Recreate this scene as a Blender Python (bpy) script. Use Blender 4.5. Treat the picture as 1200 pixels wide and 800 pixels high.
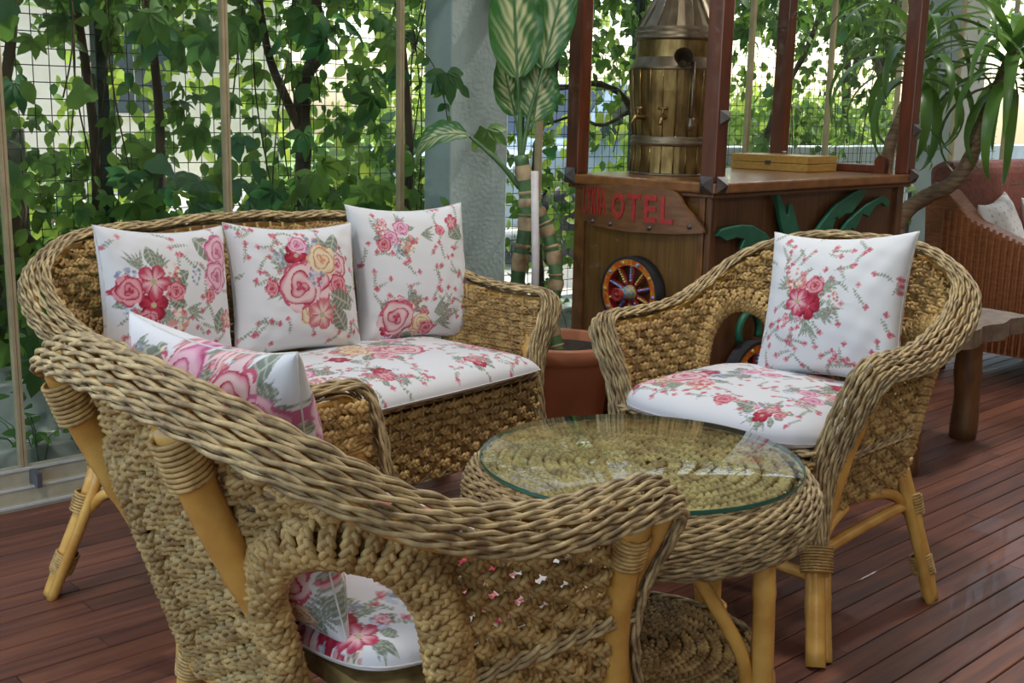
import bpy, math, random
import numpy as np
from mathutils import Vector, Matrix

for o in list(bpy.data.objects):
    bpy.data.objects.remove(o, do_unlink=True)
random.seed(7)
RNG = np.random.default_rng(11)
SC = bpy.context.scene
COL = SC.collection
R_ = math.radians

# ------------------------------------------------------------------ camera
PITCH, ROLL, FPX, EYE = R_(11.3), R_(1.25), 1340.0, 1.10
_F = Vector((0, math.cos(PITCH), -math.sin(PITCH)))
_R0 = Vector((1, 0, 0)); _U0 = _R0.cross(_F)
_R = math.cos(ROLL) * _R0 + math.sin(ROLL) * _U0
_U = _R.cross(_F)
cd = bpy.data.cameras.new('camera'); cam = bpy.data.objects.new('camera', cd); COL.objects.link(cam)
m = Matrix((_R, _U, -_F)).transposed().to_4x4(); m.translation = Vector((0, 0, EYE))
cam.matrix_world = m
cd.sensor_width = 36; cd.lens = FPX / 1200 * 36; cd.clip_end = 200
SC.camera = cam

# ------------------------------------------------------------------ light
W = bpy.data.worlds.new('world'); SC.world = W; W.use_nodes = True
nt = W.node_tree; nt.nodes.clear()
sky = nt.nodes.new('ShaderNodeTexSky'); sky.sky_type = 'NISHITA'; sky.sun_disc = False
sky.sun_elevation = R_(58); sky.sun_rotation = R_(40); sky.air_density = 1.2; sky.dust_density = 2.5; sky.ozone_density = 1.0
bg = nt.nodes.new('ShaderNodeBackground'); bg.inputs[1].default_value = 0.42
wo = nt.nodes.new('ShaderNodeOutputWorld')
nt.links.new(sky.outputs[0], bg.inputs[0]); nt.links.new(bg.outputs[0], wo.inputs[0])
sd = bpy.data.lights.new('sun', 'SUN'); sd.energy = 4.5; sd.angle = R_(1.0); sd.color = (1, .95, .83)
sun = bpy.data.objects.new('sun', sd); COL.objects.link(sun)
SUN_DIR = Vector((.62, .50, 1.05)).normalized()          # towards the sun: over the garden, to the right
sun.rotation_euler = SUN_DIR.to_track_quat('Z', 'Y').to_euler()
vs = SC.view_settings
vs.view_transform = 'Standard'; vs.look = 'None'; vs.gamma = 1; vs.use_curve_mapping = False
vs.exposure = 0.48
LAMP_W = 13.0  # base strength of the added ceiling lamps

# ------------------------------------------------------------------ mesh helpers
def nrm(a):
    return a / np.maximum(np.linalg.norm(a, axis=-1, keepdims=True), 1e-9)

class MB:
    def __init__(s): s.V = []; s.Q = []; s.T = []; s.n = 0; s.C = []
    def add(s, V, Q=None, T=None, col=None):
        V = np.asarray(V, float).reshape(-1, 3)
        if Q is not None and len(Q): s.Q.append(np.asarray(Q, int) + s.n)
        if T is not None and len(T): s.T.append(np.asarray(T, int) + s.n)
        s.V.append(V); s.n += len(V)
        if col is not None:
            s.C.append(np.broadcast_to(np.asarray(col, float), (len(V), 3)))
        return s
    def tube(s, P, r, sides=6, ref=None, closed=False, caps=True, col=None):
        P = np.asarray(P, float); n = len(P)
        if closed: T = np.roll(P, -1, 0) - np.roll(P, 1, 0)
        else: T = np.gradient(P, axis=0)
        T = nrm(T)
        if ref is None:
            k = np.argmin(np.abs(T).max(0)); ref = np.zeros(3); ref[k] = 1
        ref = np.broadcast_to(np.asarray(ref, float), P.shape)
        B = nrm(np.cross(T, ref)); N = np.cross(B, T)
        r = np.broadcast_to(np.asarray(r, float), (n,))
        a = np.arange(sides) * 2 * math.pi / sides
        V = P[:, None] + r[:, None, None] * (np.cos(a)[None, :, None] * N[:, None] + np.sin(a)[None, :, None] * B[:, None])
        m = n if closed else n - 1
        i = np.arange(m)[:, None]; j = np.arange(sides)[None]; i2 = (i + 1) % n; j2 = (j + 1) % sides
        Q = np.stack([i * sides + j, i * sides + j2, i2 * sides + j2, i2 * sides + j], -1).reshape(-1, 4)
        V = V.reshape(-1, 3); Tr = []
        if caps and not closed:
            V = np.vstack([V, P[:1], P[-1:]]); c0, c1 = n * sides, n * sides + 1
            jj = np.arange(sides); k2 = (jj + 1) % sides; b = (n - 1) * sides
            Tr = np.vstack([np.stack([np.full(sides, c0), k2, jj], 1), np.stack([np.full(sides, c1), b + jj, b + k2], 1)])
        s.add(V, Q, Tr, col); return s
    def box(s, a, b, M=None, col=None):
        (x0, y0, z0), (x1, y1, z1) = a, b
        V = np.array([(x0, y0, z0), (x1, y0, z0), (x1, y1, z0), (x0, y1, z0), (x0, y0, z1), (x1, y0, z1), (x1, y1, z1), (x0, y1, z1)], float)
        if M is not None: V = V @ np.array(M.to_3x3()).T + np.array(M.translation)
        s.add(V, [(0, 3, 2, 1), (4, 5, 6, 7), (0, 1, 5, 4), (1, 2, 6, 5), (2, 3, 7, 6), (3, 0, 4, 7)], None, col); return s
    def lathe(s, prof, seg=32, c=(0, 0, 0), closed_top=True, flute=None):
        prof = np.asarray(prof, float); n = len(prof)
        a = np.arange(seg) * 2 * math.pi / seg
        rr = prof[:, 0][:, None] * np.ones(seg)[None]
        if flute is not None: rr = rr * (1 + flute[:, None] * np.cos(a * (seg // 4))[None])
        V = np.stack([rr * np.cos(a), rr * np.sin(a), prof[:, 1][:, None] * np.ones(seg)[None]], -1).reshape(-1, 3) + np.array(c)
        i = np.arange(n - 1)[:, None]; j = np.arange(seg)[None]; j2 = (j + 1) % seg
        Q = np.stack([i * seg + j, i * seg + j2, (i + 1) * seg + j2, (i + 1) * seg + j], -1).reshape(-1, 4)
        s.add(V, Q); return s
    def prism(s, poly, t0, t1, axes=None, col=None):
        """extrude a 2-D outline (u,v) between depths t0,t1; axes = 3x3 rows U,V,W plus origin"""
        from mathutils.geometry import tessellate_polygon
        poly = [tuple(p) for p in poly]; n = len(poly)
        tri = tessellate_polygon([[Vector((p[0], p[1], 0)) for p in poly]])
        ar = sum(poly[i][0] * poly[(i + 1) % n][1] - poly[(i + 1) % n][0] * poly[i][1] for i in range(n))
        V = np.array([(p[0], p[1], t1) for p in poly] + [(p[0], p[1], t0) for p in poly], float)
        T = []
        for t in tri:
            a = [Vector((*poly[k], 0)) for k in t]
            c = (a[1] - a[0]).cross(a[2] - a[0]).z
            t = tuple(t) if c > 0 else (t[0], t[2], t[1])
            T.append(t); T.append((t[0] + n, t[2] + n, t[1] + n))
        Q = []
        for i in range(n):
            j = (i + 1) % n
            Q.append((i, i + n, j + n, j) if ar > 0 else (j, j + n, i + n, i))
        if axes is not None:
            o, U, Vv, Wv = axes
            V = np.asarray(o) + V[:, :1] * np.asarray(U) + V[:, 1:2] * np.asarray(Vv) + V[:, 2:] * np.asarray(Wv)
        s.add(V, Q, T, col); return s
    def mesh(s, name, smooth=True):
        V = np.vstack(s.V); me = bpy.data.meshes.new(name)
        Q = np.vstack(s.Q) if s.Q else np.zeros((0, 4), int); T = np.vstack(s.T) if s.T else np.zeros((0, 3), int)
        me.vertices.add(len(V)); me.vertices.foreach_set('co', V.astype(np.float32).ravel())
        li = np.concatenate([Q.ravel(), T.ravel()]).astype(np.int32)
        me.loops.add(len(li)); me.loops.foreach_set('vertex_index', li)
        st = np.concatenate([np.arange(len(Q)) * 4, len(Q) * 4 + np.arange(len(T)) * 3]).astype(np.int32)
        me.polygons.add(len(st)); me.polygons.foreach_set('loop_start', st)
        me.polygons.foreach_set('use_smooth', np.full(len(st), smooth))
        me.update(calc_edges=True)
        if s.C and sum(len(c) for c in s.C) == len(V):
            C = np.vstack(s.C); a = me.color_attributes.new('tint', 'FLOAT_COLOR', 'POINT')
            a.data.foreach_set('color', np.hstack([C, np.ones((len(C), 1))]).astype(np.float32).ravel())
        return me
    def build(s, name, mat, parent=None, smooth=True, bevel=0):
        o = bpy.data.objects.new(name, s.mesh(name, smooth)); COL.objects.link(o)
        o.data.materials.append(mat)
        if parent: o.parent = parent
        if bevel:
            b = o.modifiers.new('bevel', 'BEVEL'); b.width = bevel; b.segments = 2; b.limit_method = 'ANGLE'
        return o

def share(name, me, parent=None, loc=None, M=None):
    o = bpy.data.objects.new(name, me); COL.objects.link(o)
    if parent: o.parent = parent
    if M is not None: o.matrix_local = M
    elif loc is not None: o.location = loc
    return o
def empty(name, loc=(0, 0, 0), rz=0):
    o = bpy.data.objects.new(name, None); COL.objects.link(o); o.location = loc; o.rotation_euler = (0, 0, rz); o.empty_display_size = .1
    return o
def tag(o, label, cat, group=None, kind=None):
    o['label'] = label; o['category'] = cat
    if group: o['group'] = group
    if kind: o['kind'] = kind
    return o
def struct(o, label=None, cat=None):
    o['kind'] = 'structure'
    if label: o['label'] = label
    if cat: o['category'] = cat
    return o

def cr(pts, n, closed=False):
    """Catmull-Rom through control points -> n samples (uniform in parameter)"""
    P = np.asarray(pts, float)
    if closed: P = np.vstack([P[-1:], P, P[:2]])
    else: P = np.vstack([2 * P[0] - P[1], P, 2 * P[-1] - P[-2]])
    m = len(P) - 3
    t = np.linspace(0, m, n, endpoint=not closed); i = np.minimum(t.astype(int), m - 1); f = (t - i)[:, None]
    a, b, c, d = P[i], P[i + 1], P[i + 2], P[i + 3]
    return .5 * (2 * b + (c - a) * f + (2 * a - 5 * b + 4 * c - d) * f ** 2 + (3 * b - a - 3 * c + d) * f ** 3)
def resample(P, ds, *extra):
    L = np.concatenate([[0], np.cumsum(np.linalg.norm(np.diff(P, axis=0), axis=1))])
    n = max(int(round(L[-1] / ds)), 2); s = np.linspace(0, L[-1], n + 1)
    f = lambda A: np.stack([np.interp(s, L, A[:, k]) for k in range(A.shape[1])], 1) if A.ndim == 2 else np.interp(s, L, A)
    return (s, f(P)) + tuple(f(e) for e in extra)
def bezier_tube(pts, r, n=24, sides=10):
    return MB().tube(cr(pts, n), r, sides)

# ------------------------------------------------------------------ materials
MATS = {}
def mat(name, c1, c2=None, rough=.5, scale=20, stretch=(1, 1, 1), bump=0, bscale=None, metal=0, spec=.5, coat=0, detail=4, obj_rand=0, ramp=(.35, .65)):
    if name in MATS: return MATS[name]
    m = bpy.data.materials.new(name); m.use_nodes = True; nt = m.node_tree; b = nt.nodes['Principled BSDF']
    b.inputs['Roughness'].default_value = rough; b.inputs['Metallic'].default_value = metal
    b.inputs['Specular IOR Level'].default_value = spec; b.inputs['Coat Weight'].default_value = coat
    c2 = c2 or tuple(x * .8 for x in c1)
    tc = nt.nodes.new('ShaderNodeTexCoord'); mp = nt.nodes.new('ShaderNodeMapping'); mp.inputs['Scale'].default_value = stretch
    no = nt.nodes.new('ShaderNodeTexNoise'); no.inputs['Scale'].default_value = scale; no.inputs['Detail'].default_value = detail
    rp = nt.nodes.new('ShaderNodeValToRGB'); rp.color_ramp.elements[0].color = (*c2, 1); rp.color_ramp.elements[1].color = (*c1, 1)
    rp.color_ramp.elements[0].position, rp.color_ramp.elements[1].position = ramp
    L = nt.links.new
    L(tc.outputs['Object'], mp.inputs['Vector']); L(mp.outputs[0], no.inputs['Vector']); L(no.outputs['Fac'], rp.inputs[0])
    out = rp.outputs[0]
    if obj_rand:
        oi = nt.nodes.new('ShaderNodeObjectInfo'); hs = nt.nodes.new('ShaderNodeHueSaturation')
        mr = nt.nodes.new('ShaderNodeMapRange'); mr.inputs['To Min'].default_value = 1 - obj_rand; mr.inputs['To Max'].default_value = 1 + obj_rand
        L(oi.outputs['Random'], mr.inputs[0]); L(mr.outputs[0], hs.inputs['Value']); L(out, hs.inputs['Color']); out = hs.outputs[0]
        va = nt.nodes.new('ShaderNodeVectorMath'); va.operation = 'ADD'
        ml = nt.nodes.new('ShaderNodeMath'); ml.operation = 'MULTIPLY'; ml.inputs[1].default_value = 37
        L(oi.outputs['Random'], ml.inputs[0]); L(tc.outputs['Object'], va.inputs[0]); L(ml.outputs[0], va.inputs[1]); L(va.outputs[0], mp.inputs['Vector'])
    L(out, b.inputs['Base Color'])
    if bump:
        bp = nt.nodes.new('ShaderNodeBump'); bp.inputs['Strength'].default_value = bump; bp.inputs['Distance'].default_value = .004
        n2 = nt.nodes.new('ShaderNodeTexNoise'); n2.inputs['Scale'].default_value = bscale or scale * 3; n2.inputs['Detail'].default_value = 3
        L(mp.outputs[0], n2.inputs['Vector']); L(n2.outputs['Fac'], bp.inputs['Height']); L(bp.outputs[0], b.inputs['Normal'])
    MATS[name] = m; return m
def mat_tint(name, rough=.8, translucent=0, spec=.3, sheen=0, scale=400, bump=.0, vary=.0):
    """colour carried by the mesh ('tint' attribute)"""
    m = bpy.data.materials.new(name); m.use_nodes = True; nt = m.node_tree; b = nt.nodes['Principled BSDF']
    b.inputs['Roughness'].default_value = rough; b.inputs['Specular IOR Level'].default_value = spec; b.inputs['Sheen Weight'].default_value = sheen
    at = nt.nodes.new('ShaderNodeAttribute'); at.attribute_name = 'tint'; L = nt.links.new
    out = at.outputs['Color']
    if vary:
        oi = nt.nodes.new('ShaderNodeObjectInfo'); hs = nt.nodes.new('ShaderNodeHueSaturation'); mr = nt.nodes.new('ShaderNodeMapRange')
        mr.inputs['To Min'].default_value = 1 - vary; mr.inputs['To Max'].default_value = 1 + vary
        L(oi.outputs['Random'], mr.inputs[0]); L(mr.outputs[0], hs.inputs['Value']); L(out, hs.inputs['Color']); out = hs.outputs[0]
    L(out, b.inputs['Base Color'])
    if bump:
        tc = nt.nodes.new('ShaderNodeTexCoord'); no = nt.nodes.new('ShaderNodeTexNoise'); no.inputs['Scale'].default_value = scale
        bp = nt.nodes.new('ShaderNodeBump'); bp.inputs['Strength'].default_value = bump; bp.inputs['Distance'].default_value = .001
        L(tc.outputs['Object'], no.inputs['Vector']); L(no.outputs['Fac'], bp.inputs['Height']); L(bp.outputs[0], b.inputs['Normal'])
    if translucent:
        tr = nt.nodes.new('ShaderNodeBsdfTranslucent'); mx = nt.nodes.new('ShaderNodeMixShader'); mx.inputs[0].default_value = translucent
        hs = nt.nodes.new('ShaderNodeHueSaturation'); hs.inputs['Hue'].default_value = .475; hs.inputs['Value'].default_value = 1.9; hs.inputs['Saturation'].default_value = 1.05
        L(out, hs.inputs['Color']); L(hs.outputs[0], tr.inputs['Color'])
        o = nt.nodes['Material Output']; L(b.outputs[0], mx.inputs[1]); L(tr.outputs[0], mx.inputs[2]); L(mx.outputs[0], o.inputs[0])
    MATS[name] = m; return m
def mat_glass(name, tint=(1, 1, 1), rough=0.0, refl=1.0):
    """thin pane: clear transmission plus Fresnel reflection"""
    m = bpy.data.materials.new(name); m.use_nodes = True; nt = m.node_tree; nt.nodes.remove(nt.nodes['Principled BSDF'])
    L = nt.links.new; o = nt.nodes['Material Output']
    t = nt.nodes.new('ShaderNodeBsdfTransparent'); t.inputs[0].default_value = (*tint, 1)
    g = nt.nodes.new('ShaderNodeBsdfGlossy'); g.inputs['Roughness'].default_value = rough
    fr = nt.nodes.new('ShaderNodeLayerWeight'); fr.inputs[0].default_value = .5
    pw = nt.nodes.new('ShaderNodeMath'); pw.operation = 'POWER'; pw.inputs[1].default_value = 5
    ml = nt.nodes.new('ShaderNodeMath'); ml.operation = 'MULTIPLY_ADD'; ml.inputs[1].default_value = .96 * refl; ml.inputs[2].default_value = .04 * refl
    mx = nt.nodes.new('ShaderNodeMixShader')
    L(fr.outputs['Facing'], pw.inputs[0]); L(pw.outputs[0], ml.inputs[0]); L(ml.outputs[0], mx.inputs[0]); L(t.outputs[0], mx.inputs[1]); L(g.outputs[0], mx.inputs[2]); L(mx.outputs[0], o.inputs[0])
    MATS[name] = m; return m

M_BRAID = mat('seagrass_braid', (.58, .39, .145), (.28, .16, .05), .45, 30, bump=.2, bscale=160, obj_rand=.10, spec=.4)
M_ROPE = mat('peeled_willow_strand', (.58, .44, .215), (.20, .13, .06), .5, 38, bump=.25, bscale=140, obj_rand=.12, spec=.45)
M_CANE = mat('honey_cane', (.74, .43, .10), (.54, .26, .05), .30, 14, bump=.08, spec=.5, obj_rand=.08)
M_WRAP = mat('cane_binding', (.62, .40, .14), (.34, .19, .055), .42, 60, obj_rand=.08)
M_PRINT = mat_tint('rose_print_cotton', .85, sheen=.15, spec=.2, scale=900, bump=.25)
M_PIPING = mat('cream_piping', (.68, .66, .60), (.58, .56, .52), .8, 60)

# ------------------------------------------------------------------ wicker
def braid_strands(mb, P, N, pitch=.038, a=.0066, b=.0050, r=.0047, sides=5, ph0=0., wob=0., stake=.036, amp=0., sph=0., closed=False, L=None):
    """three plaited strands along P; N = surface normal"""
    T = np.gradient(P, axis=0) if not closed else np.roll(P, -1, 0) - np.roll(P, 1, 0)
    T = nrm(T); N = nrm(N); Lt = nrm(np.cross(N, T))
    d = np.linalg.norm(np.diff(P, axis=0, append=P[:1] if closed else P[-1:]), axis=1)
    s = np.concatenate([[0], np.cumsum(d)[:-1]])
    if closed:
        tot = d.sum(); k = max(round(tot / pitch), 1); pitch = tot / k
    c = P + (amp * np.sin(math.pi * s / stake + sph))[:, None] * N
    jit = 1 + .12 * np.sin(s * 61 + ph0 * 5) + .08 * np.sin(s * 143 + ph0 * 9)
    if amp: jit = jit * (.87 + .23 * np.abs(np.sin(math.pi * s / stake + sph)))
    for i in range(3):
        ph = 2 * math.pi * s / pitch + 2 * math.pi * i / 3 + ph0
        Q = c + (a * np.sin(ph) * jit)[:, None] * Lt + (b * np.sin(2 * ph))[:, None] * N
        mb.tube(Q, r * jit, sides, ref=N, closed=closed, caps=False)

def rope_strands(mb, P, N, r=.0036, pitch=.062, ph=0., sides=5, closed=False):
    """two strands twisted round each other along P"""
    T = np.gradient(P, axis=0) if not closed else np.roll(P, -1, 0) - np.roll(P, 1, 0)
    T = nrm(T); N = nrm(N); Lt = np.cross(N, T)
    d = np.linalg.norm(np.diff(P, axis=0, append=P[:1] if closed else P[-1:]), axis=1)
    s = np.concatenate([[0], np.cumsum(d)[:-1]])
    if closed: pitch = d.sum() / max(round(d.sum() / pitch), 1)
    for i in range(2):
        f = 2 * math.pi * s / pitch + math.pi * i + ph
        Q = P + r * .95 * np.cos(f)[:, None] * N + r * 1.05 * np.sin(f)[:, None] * Lt
        mb.tube(Q, r * (1 + .1 * np.sin(s * 37 + i * 2 + ph)), sides, ref=N, closed=closed, caps=not closed)

def wrap_band(mb, p0, p1, r, rw=.0032, n=None):
    """coil of binding cane round the axis p0-p1"""
    p0, p1 = np.asarray(p0, float), np.asarray(p1, float); L = np.linalg.norm(p1 - p0); n = n or max(int(L / (rw * 1.9)), 2)
    ax = (p1 - p0) / L; k = np.argmin(abs(ax)); e = np.zeros(3); e[k] = 1; u = nrm(np.cross(ax, e)); v = np.cross(ax, u)
    t = np.linspace(0, 1, n * 14); an = t * n * 2 * math.pi
    P = p0 + t[:, None] * (p1 - p0) + r * (np.cos(an)[:, None] * u + np.sin(an)[:, None] * v)
    mb.tube(P, rw, 5, ref=ax)

def cane(name, pts, r, parent, mat_=None, n=22, sides=10, nodes=True):
    P = cr(pts, n); rr = np.full(n, r)
    if nodes:
        L = np.linalg.norm(np.diff(P, axis=0), axis=1).sum(); k = max(int(L / .16), 1)
        for q in range(k):
            i = int((q + .6) / (k + .2) * n) % n; rr[i] *= 1.09
    return MB().tube(P, rr, sides).build(name, mat_ or M_CANE, parent)

RIM_HALF = [  # x forward, y = A + dy, z ; O = outward vector, w = half width of the band
    ((.052, -.080, .205), (0, 1, 0), .030),
    ((.036, -.086, .29), (0, 1, 0), .030),
    ((.022, -.085, .375), (0, 1, 0), .031),
    ((.010, -.060, .465), (0, 1, -.05), .034),
    ((.014, -.022, .550), (0, 1, -.2), .036),
    ((.000, .000, .597), (0, 1, -.45), .037),
    ((-.085, .000, .600), (0, 1, -.6), .037),
    ((-.19, -.002, .601), (0, 1, -.65), .037),
    ((-.30, -.008, .618), (-.1, 1, -.65), .037),
    ((-.41, -.016, .660), (-.35, .93, -.6), .037),
    ((-.51, -.055, .720), (-.75, .65, -.55), .036),
    ((-.58, -.165, .771), (-.95, .25, -.5), .035),
]
BASE_HALF = [(.032, -.088), (-.06, -.086), (-.18, -.082), (-.30, -.080), (-.37, -.10), (-.405, -.17), (-.41, -.26)]

def build_seat(root, A, nrope=8, sofa=False):
    Z0, ZS = .28, .405
    half = [((x, A + dy, z), O, w) for (x, dy, z), O, w in RIM_HALF]
    ys = [A - .19 - (A - .19) * q for q in ((.5, 1.) if not sofa else (.25, .5, .75, 1.))]
    for y in ys: half.append(((-.60, y, .788 + (.010 if sofa and y < .2 else 0)), (-1, 0, -.5), .035))
    full = half + [((x, -y, z), (O[0], -O[1], O[2]), w) for (x, y, z), O, w in reversed(half[:-1])]
    nd = 420
    P = cr([f[0] for f in full], nd); O = cr([f[1] for f in full], nd); w = np.interp(np.linspace(0, len(full) - 1, nd), range(len(full)), [f[2] for f in full])
    s, P, O, w = resample(P, .0072, O, w)
    T = nrm(np.gradient(P, axis=0)); O = nrm(O - (O * T).sum(1, keepdims=True) * T); N = np.cross(O, T)
    if N[len(N) // 2, 2] < 0: N = -N
    hg = .6 * w
    for i in range(nrope):
        f = math.pi * (.96 - .92 * i / (nrope - 1)); cf, sf = math.cos(f), math.sin(f)
        # inner edge (cos=-1) .. outer edge (cos=+1)
        cpos = P + (w * cf)[:, None] * O + (hg * sf)[:, None] * N
        nn = nrm(cf * .55 * O + sf * N)
        mb = MB(); rope_strands(mb, cpos, nn, r=.0034, pitch=.10, ph=i * 1.35)
        mb.build('rim_rope', M_ROPE, root)
    MB().tube(P - .010 * N + (.42 * w)[:, None] * O, .013, 8).build('rim_frame', M_CANE, root)
    PIN = P - (1.05 * w)[:, None] * nrm(O * np.array((1, 1, .3))) * np.clip((P[:, 2:3] - .5) / .1, 0, 1)
    # ---- woven shell: base curve -> rim curve
    iS = 5
    i0 = int(np.argmin(((P - np.array(full[iS][0])) ** 2).sum(1))); topc = PIN[i0:len(P) - i0:6]
    basec = [(x, A + dy, Z0) for x, dy in BASE_HALF]
    yb = [A - .26 - (A - .26) * q for q in ((1.,) if not sofa else (.33, .66, 1.))]
    basec += [(-.41, max(y, 0), Z0) for y in yb]
    basec = basec + [(x, -y, z) for x, y, z in reversed(basec[:-1])]
    nu = 700
    C_ = cr(topc, 900); B_ = cr(basec, 900)
    def byarc(Q):
        L = np.concatenate([[0], np.cumsum(np.linalg.norm(np.diff(Q, axis=0), axis=1))]); u = np.linspace(0, L[-1], nu)
        return np.stack([np.interp(u, L, Q[:, k]) for k in range(3)], 1), L[-1]
    C_, LC = byarc(C_); B_, LB = byarc(B_)
    # pull the shell front edge onto the front strip
    Hh = np.linalg.norm(C_ - B_, axis=1); sB = np.linspace(0, LB, nu)
    out = nrm(np.stack([B_[:, 0] + .15, B_[:, 1], 0 * B_[:, 0]], 1))
    side = np.minimum(sB, LB - sB)
    def S(idx, v):
        v = np.asarray(v)[:, None]
        bulge = .006 * np.sin(math.pi * v)
        return B_[idx] * (1 - v) + C_[idx] * v + bulge * out[idx]
    Tn = nrm(np.gradient(B_ + C_, axis=0)); Nn = nrm(np.cross(Tn, C_ - B_))
    if (Nn * out).sum() < 0: Nn = -Nn
    # stakes carry the weave
    mb = MB()
    for k in range(int(LB / .036)):
        i = min(int((k + .5) * .036 / LB * nu), nu - 1); v = np.linspace(0, .99, 10)
        Q = S(np.full(10, i), v)
        if arch_hit(side[i], Q[5, 2], 0): Q = Q[Q[:, 2] > .612]
        if len(Q) > 2: mb.tube(Q, .004, 5, caps=False)
    shell = mb.build('woven_shell', M_BRAID, root)
    pitch = .0205; k = 0; hz = .004
    while hz < Hh.max() - .012:
        v = hz / Hh
        zz = B_[:, 2] * (1 - v) + C_[:, 2] * v
        ok = (v < .985) & ~arch_hit(side, zz, .028)
        i = 0
        while i < nu:
            if not ok[i]: i += 1; continue
            j = i
            while j + 1 < nu and ok[j + 1]: j += 1
            if j - i > 8:
                idx = np.arange(i, j + 1); Q = S(idx, v[idx])
                s2, Q2, N2 = resample(Q, .0046, Nn[idx])
                mb = MB(); braid_strands(mb, Q2, N2, ph0=k * 2.1, amp=.0075, sph=k * math.pi + sB[i] / .036 * math.pi, sides=5); mb.build('braid_row', M_BRAID, shell)
            i = j + 1
        hz += pitch; k += 1
    # ---- bound arch borders
    for sg in (0, 1):
        an = np.linspace(-.35, 1.35, 60) * math.pi
        pts = []
        for a in np.linspace(0, 1, 90):
            # inverted U in (base arc, z)
            if a < .25: ss, zz = ARC_S - ARC_W - .02, ARC_Z0 + (ARC_ZM - ARC_Z0) * a / .25
            elif a > .75: ss, zz = ARC_S + ARC_W + .02, ARC_Z0 + (ARC_ZM - ARC_Z0) * (1 - a) / .25
            else:
                th = math.pi * (1 - (a - .25) / .5); ss = ARC_S + (ARC_W + .02) * math.cos(th); zz = ARC_ZM + (ARC_ZT - ARC_ZM + .02) * math.sin(th)
            i = int(np.clip(ss / LB * (nu - 1), 0, nu - 1)); i = i if sg == 0 else nu - 1 - i
            v = (zz - B_[i, 2]) / (C_[i, 2] - B_[i, 2]); pts.append(np.concatenate([S(np.array([i]), [v])[0], Nn[i]]))
        pts = np.array(pts); s3, Pp, Np = resample(pts[:, :3], .0205, pts[:, 3:])
        Tt = nrm(np.gradient(Pp, axis=0)); Np = nrm(Np - (Np * Tt).sum(1, keepdims=True) * Tt); Bt = np.cross(Tt, Np)
        mb = MB()
        for q in range(len(Pp)):
            a = np.linspace(0, 2 * math.pi, 30, endpoint=False)
            rn, rb = .018, .027
            D = np.cos(a)[:, None] * Bt[q] * rb + np.sin(a)[:, None] * Np[q] * rn
            braid_strands(mb, Pp[q] + D + Tt[q] * .004 * np.sin(a)[:, None], D, pitch=.036, a=.0072, b=.0036, r=.0056, ph0=q * 1.3, closed=True)
        mb.build('arch_border', M_BRAID, root)
    # ---- seat frame: front apron, deck, edge ropes
    y1 = A - .095; xf = .045
    mb = MB(); mb.box((-.38, -y1, ZS - .04), (xf - .01, y1, ZS - .012)); mb.build('seat_deck', M_BRAID, root, smooth=False)
    ap = MB()
    for k in range(int(2 * y1 / .036)): ap.tube([(xf, -y1 + .018 + k * .036, .215), (xf, -y1 + .018 + k * .036, ZS)], .004, 5)
    ap = ap.build('front_apron', M_BRAID, root)
    yy = np.linspace(-y1, y1, int(2 * y1 / .0046))
    for k in range(9):
        z = .222 + k * .0205; mb = MB()
        braid_strands(mb, np.stack([np.full_like(yy, xf), yy, np.full_like(yy, z)], 1), np.tile((1., 0, 0), (len(yy), 1)), ph0=k * 2.1, amp=.0075, sph=k * math.pi)
        mb.build('braid_row', M_BRAID, ap)
    for k in range(2):
        mb = MB(); x = xf - .022 * (k + 1)
        braid_strands(mb, np.stack([np.full_like(yy, x), yy, np.full_like(yy, ZS + .002)], 1), np.tile((0., 0, 1), (len(yy), 1)), ph0=k * 2.1, amp=.004, sph=k * math.pi)
        mb.build('braid_row', M_BRAID, ap)
    for z, x in ((ZS + .006, xf + .004), (ZS + .006, xf - .006), (.212, xf)):
        mb = MB(); rope_strands(mb, np.stack([np.full_like(yy, x), yy, np.full_like(yy, z)], 1), np.tile((1., 0, 1), (len(yy), 1)), r=.0042, pitch=.07); mb.build('edge_rope', M_ROPE, root)
    for sg in (1, -1):
        xx = np.linspace(.02, -.33, 90)
        for dz in (0, .009):
            mb = MB(); rope_strands(mb, np.stack([xx, sg * (A - .062 + .012 * np.ones(90)), np.full(90, ZS + dz)], 1), np.tile((0, sg * 1., 0), (90, 1)), r=.004, pitch=.07)
            mb.build('edge_rope', M_ROPE, root)
    # ---- cane legs, posts, stretchers
    sp = .05 if sofa else 0.
    for sg in (1, -1):
        cane('front_leg', [(.140, sg * (A - .005), 0), (.088, sg * (A - .045), .11), (.034, sg * (A - .082), .22), (-.002, sg * (A - .070), .35), (-.020, sg * (A - .048), .46), (-.030, sg * (A - .012), .572)], .021, root)
        cane('leg_spar', [(.105, sg * (A + .0), 0), (.056, sg * (A - .04), .11), (.006, sg * (A - .076), .22)], .012, root)
        mb = MB(); wrap_band(mb, (.062, sg * (A - .062), .165), (.042, sg * (A - .076), .215), .032); mb.build('binding', M_WRAP, root)
        mb = MB(); wrap_band(mb, (-.024, sg * (A - .036), .50), (-.029, sg * (A - .020), .55), .0235); mb.build('binding', M_WRAP, root)
        rl = cane('rear_leg', [(-.37 - sp, sg * (A + .0), 0), (-.365 - sp * .5, sg * (A - .03), .11), (-.355, sg * (A - .075), .25), (-.35, sg * (A - .09), .30)], .019, root)
        cane('leg_spar', [(-.345 - sp, sg * (A + .012), 0), (-.335 - sp * .5, sg * (A - .02), .11), (-.32, sg * (A - .06), .25), (-.315, sg * (A - .075), .30)], .012, root)
        for z in (.06, .20):
            mb = MB(); f = lambda z: (-.361 - sp * (1 - z / .25) + (0 if z < .1 else .006), sg * (A - .27 * z - .0), z)
            wrap_band(mb, f(z), f(z + .045), .0245); mb.build('binding', M_WRAP, root)
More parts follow.
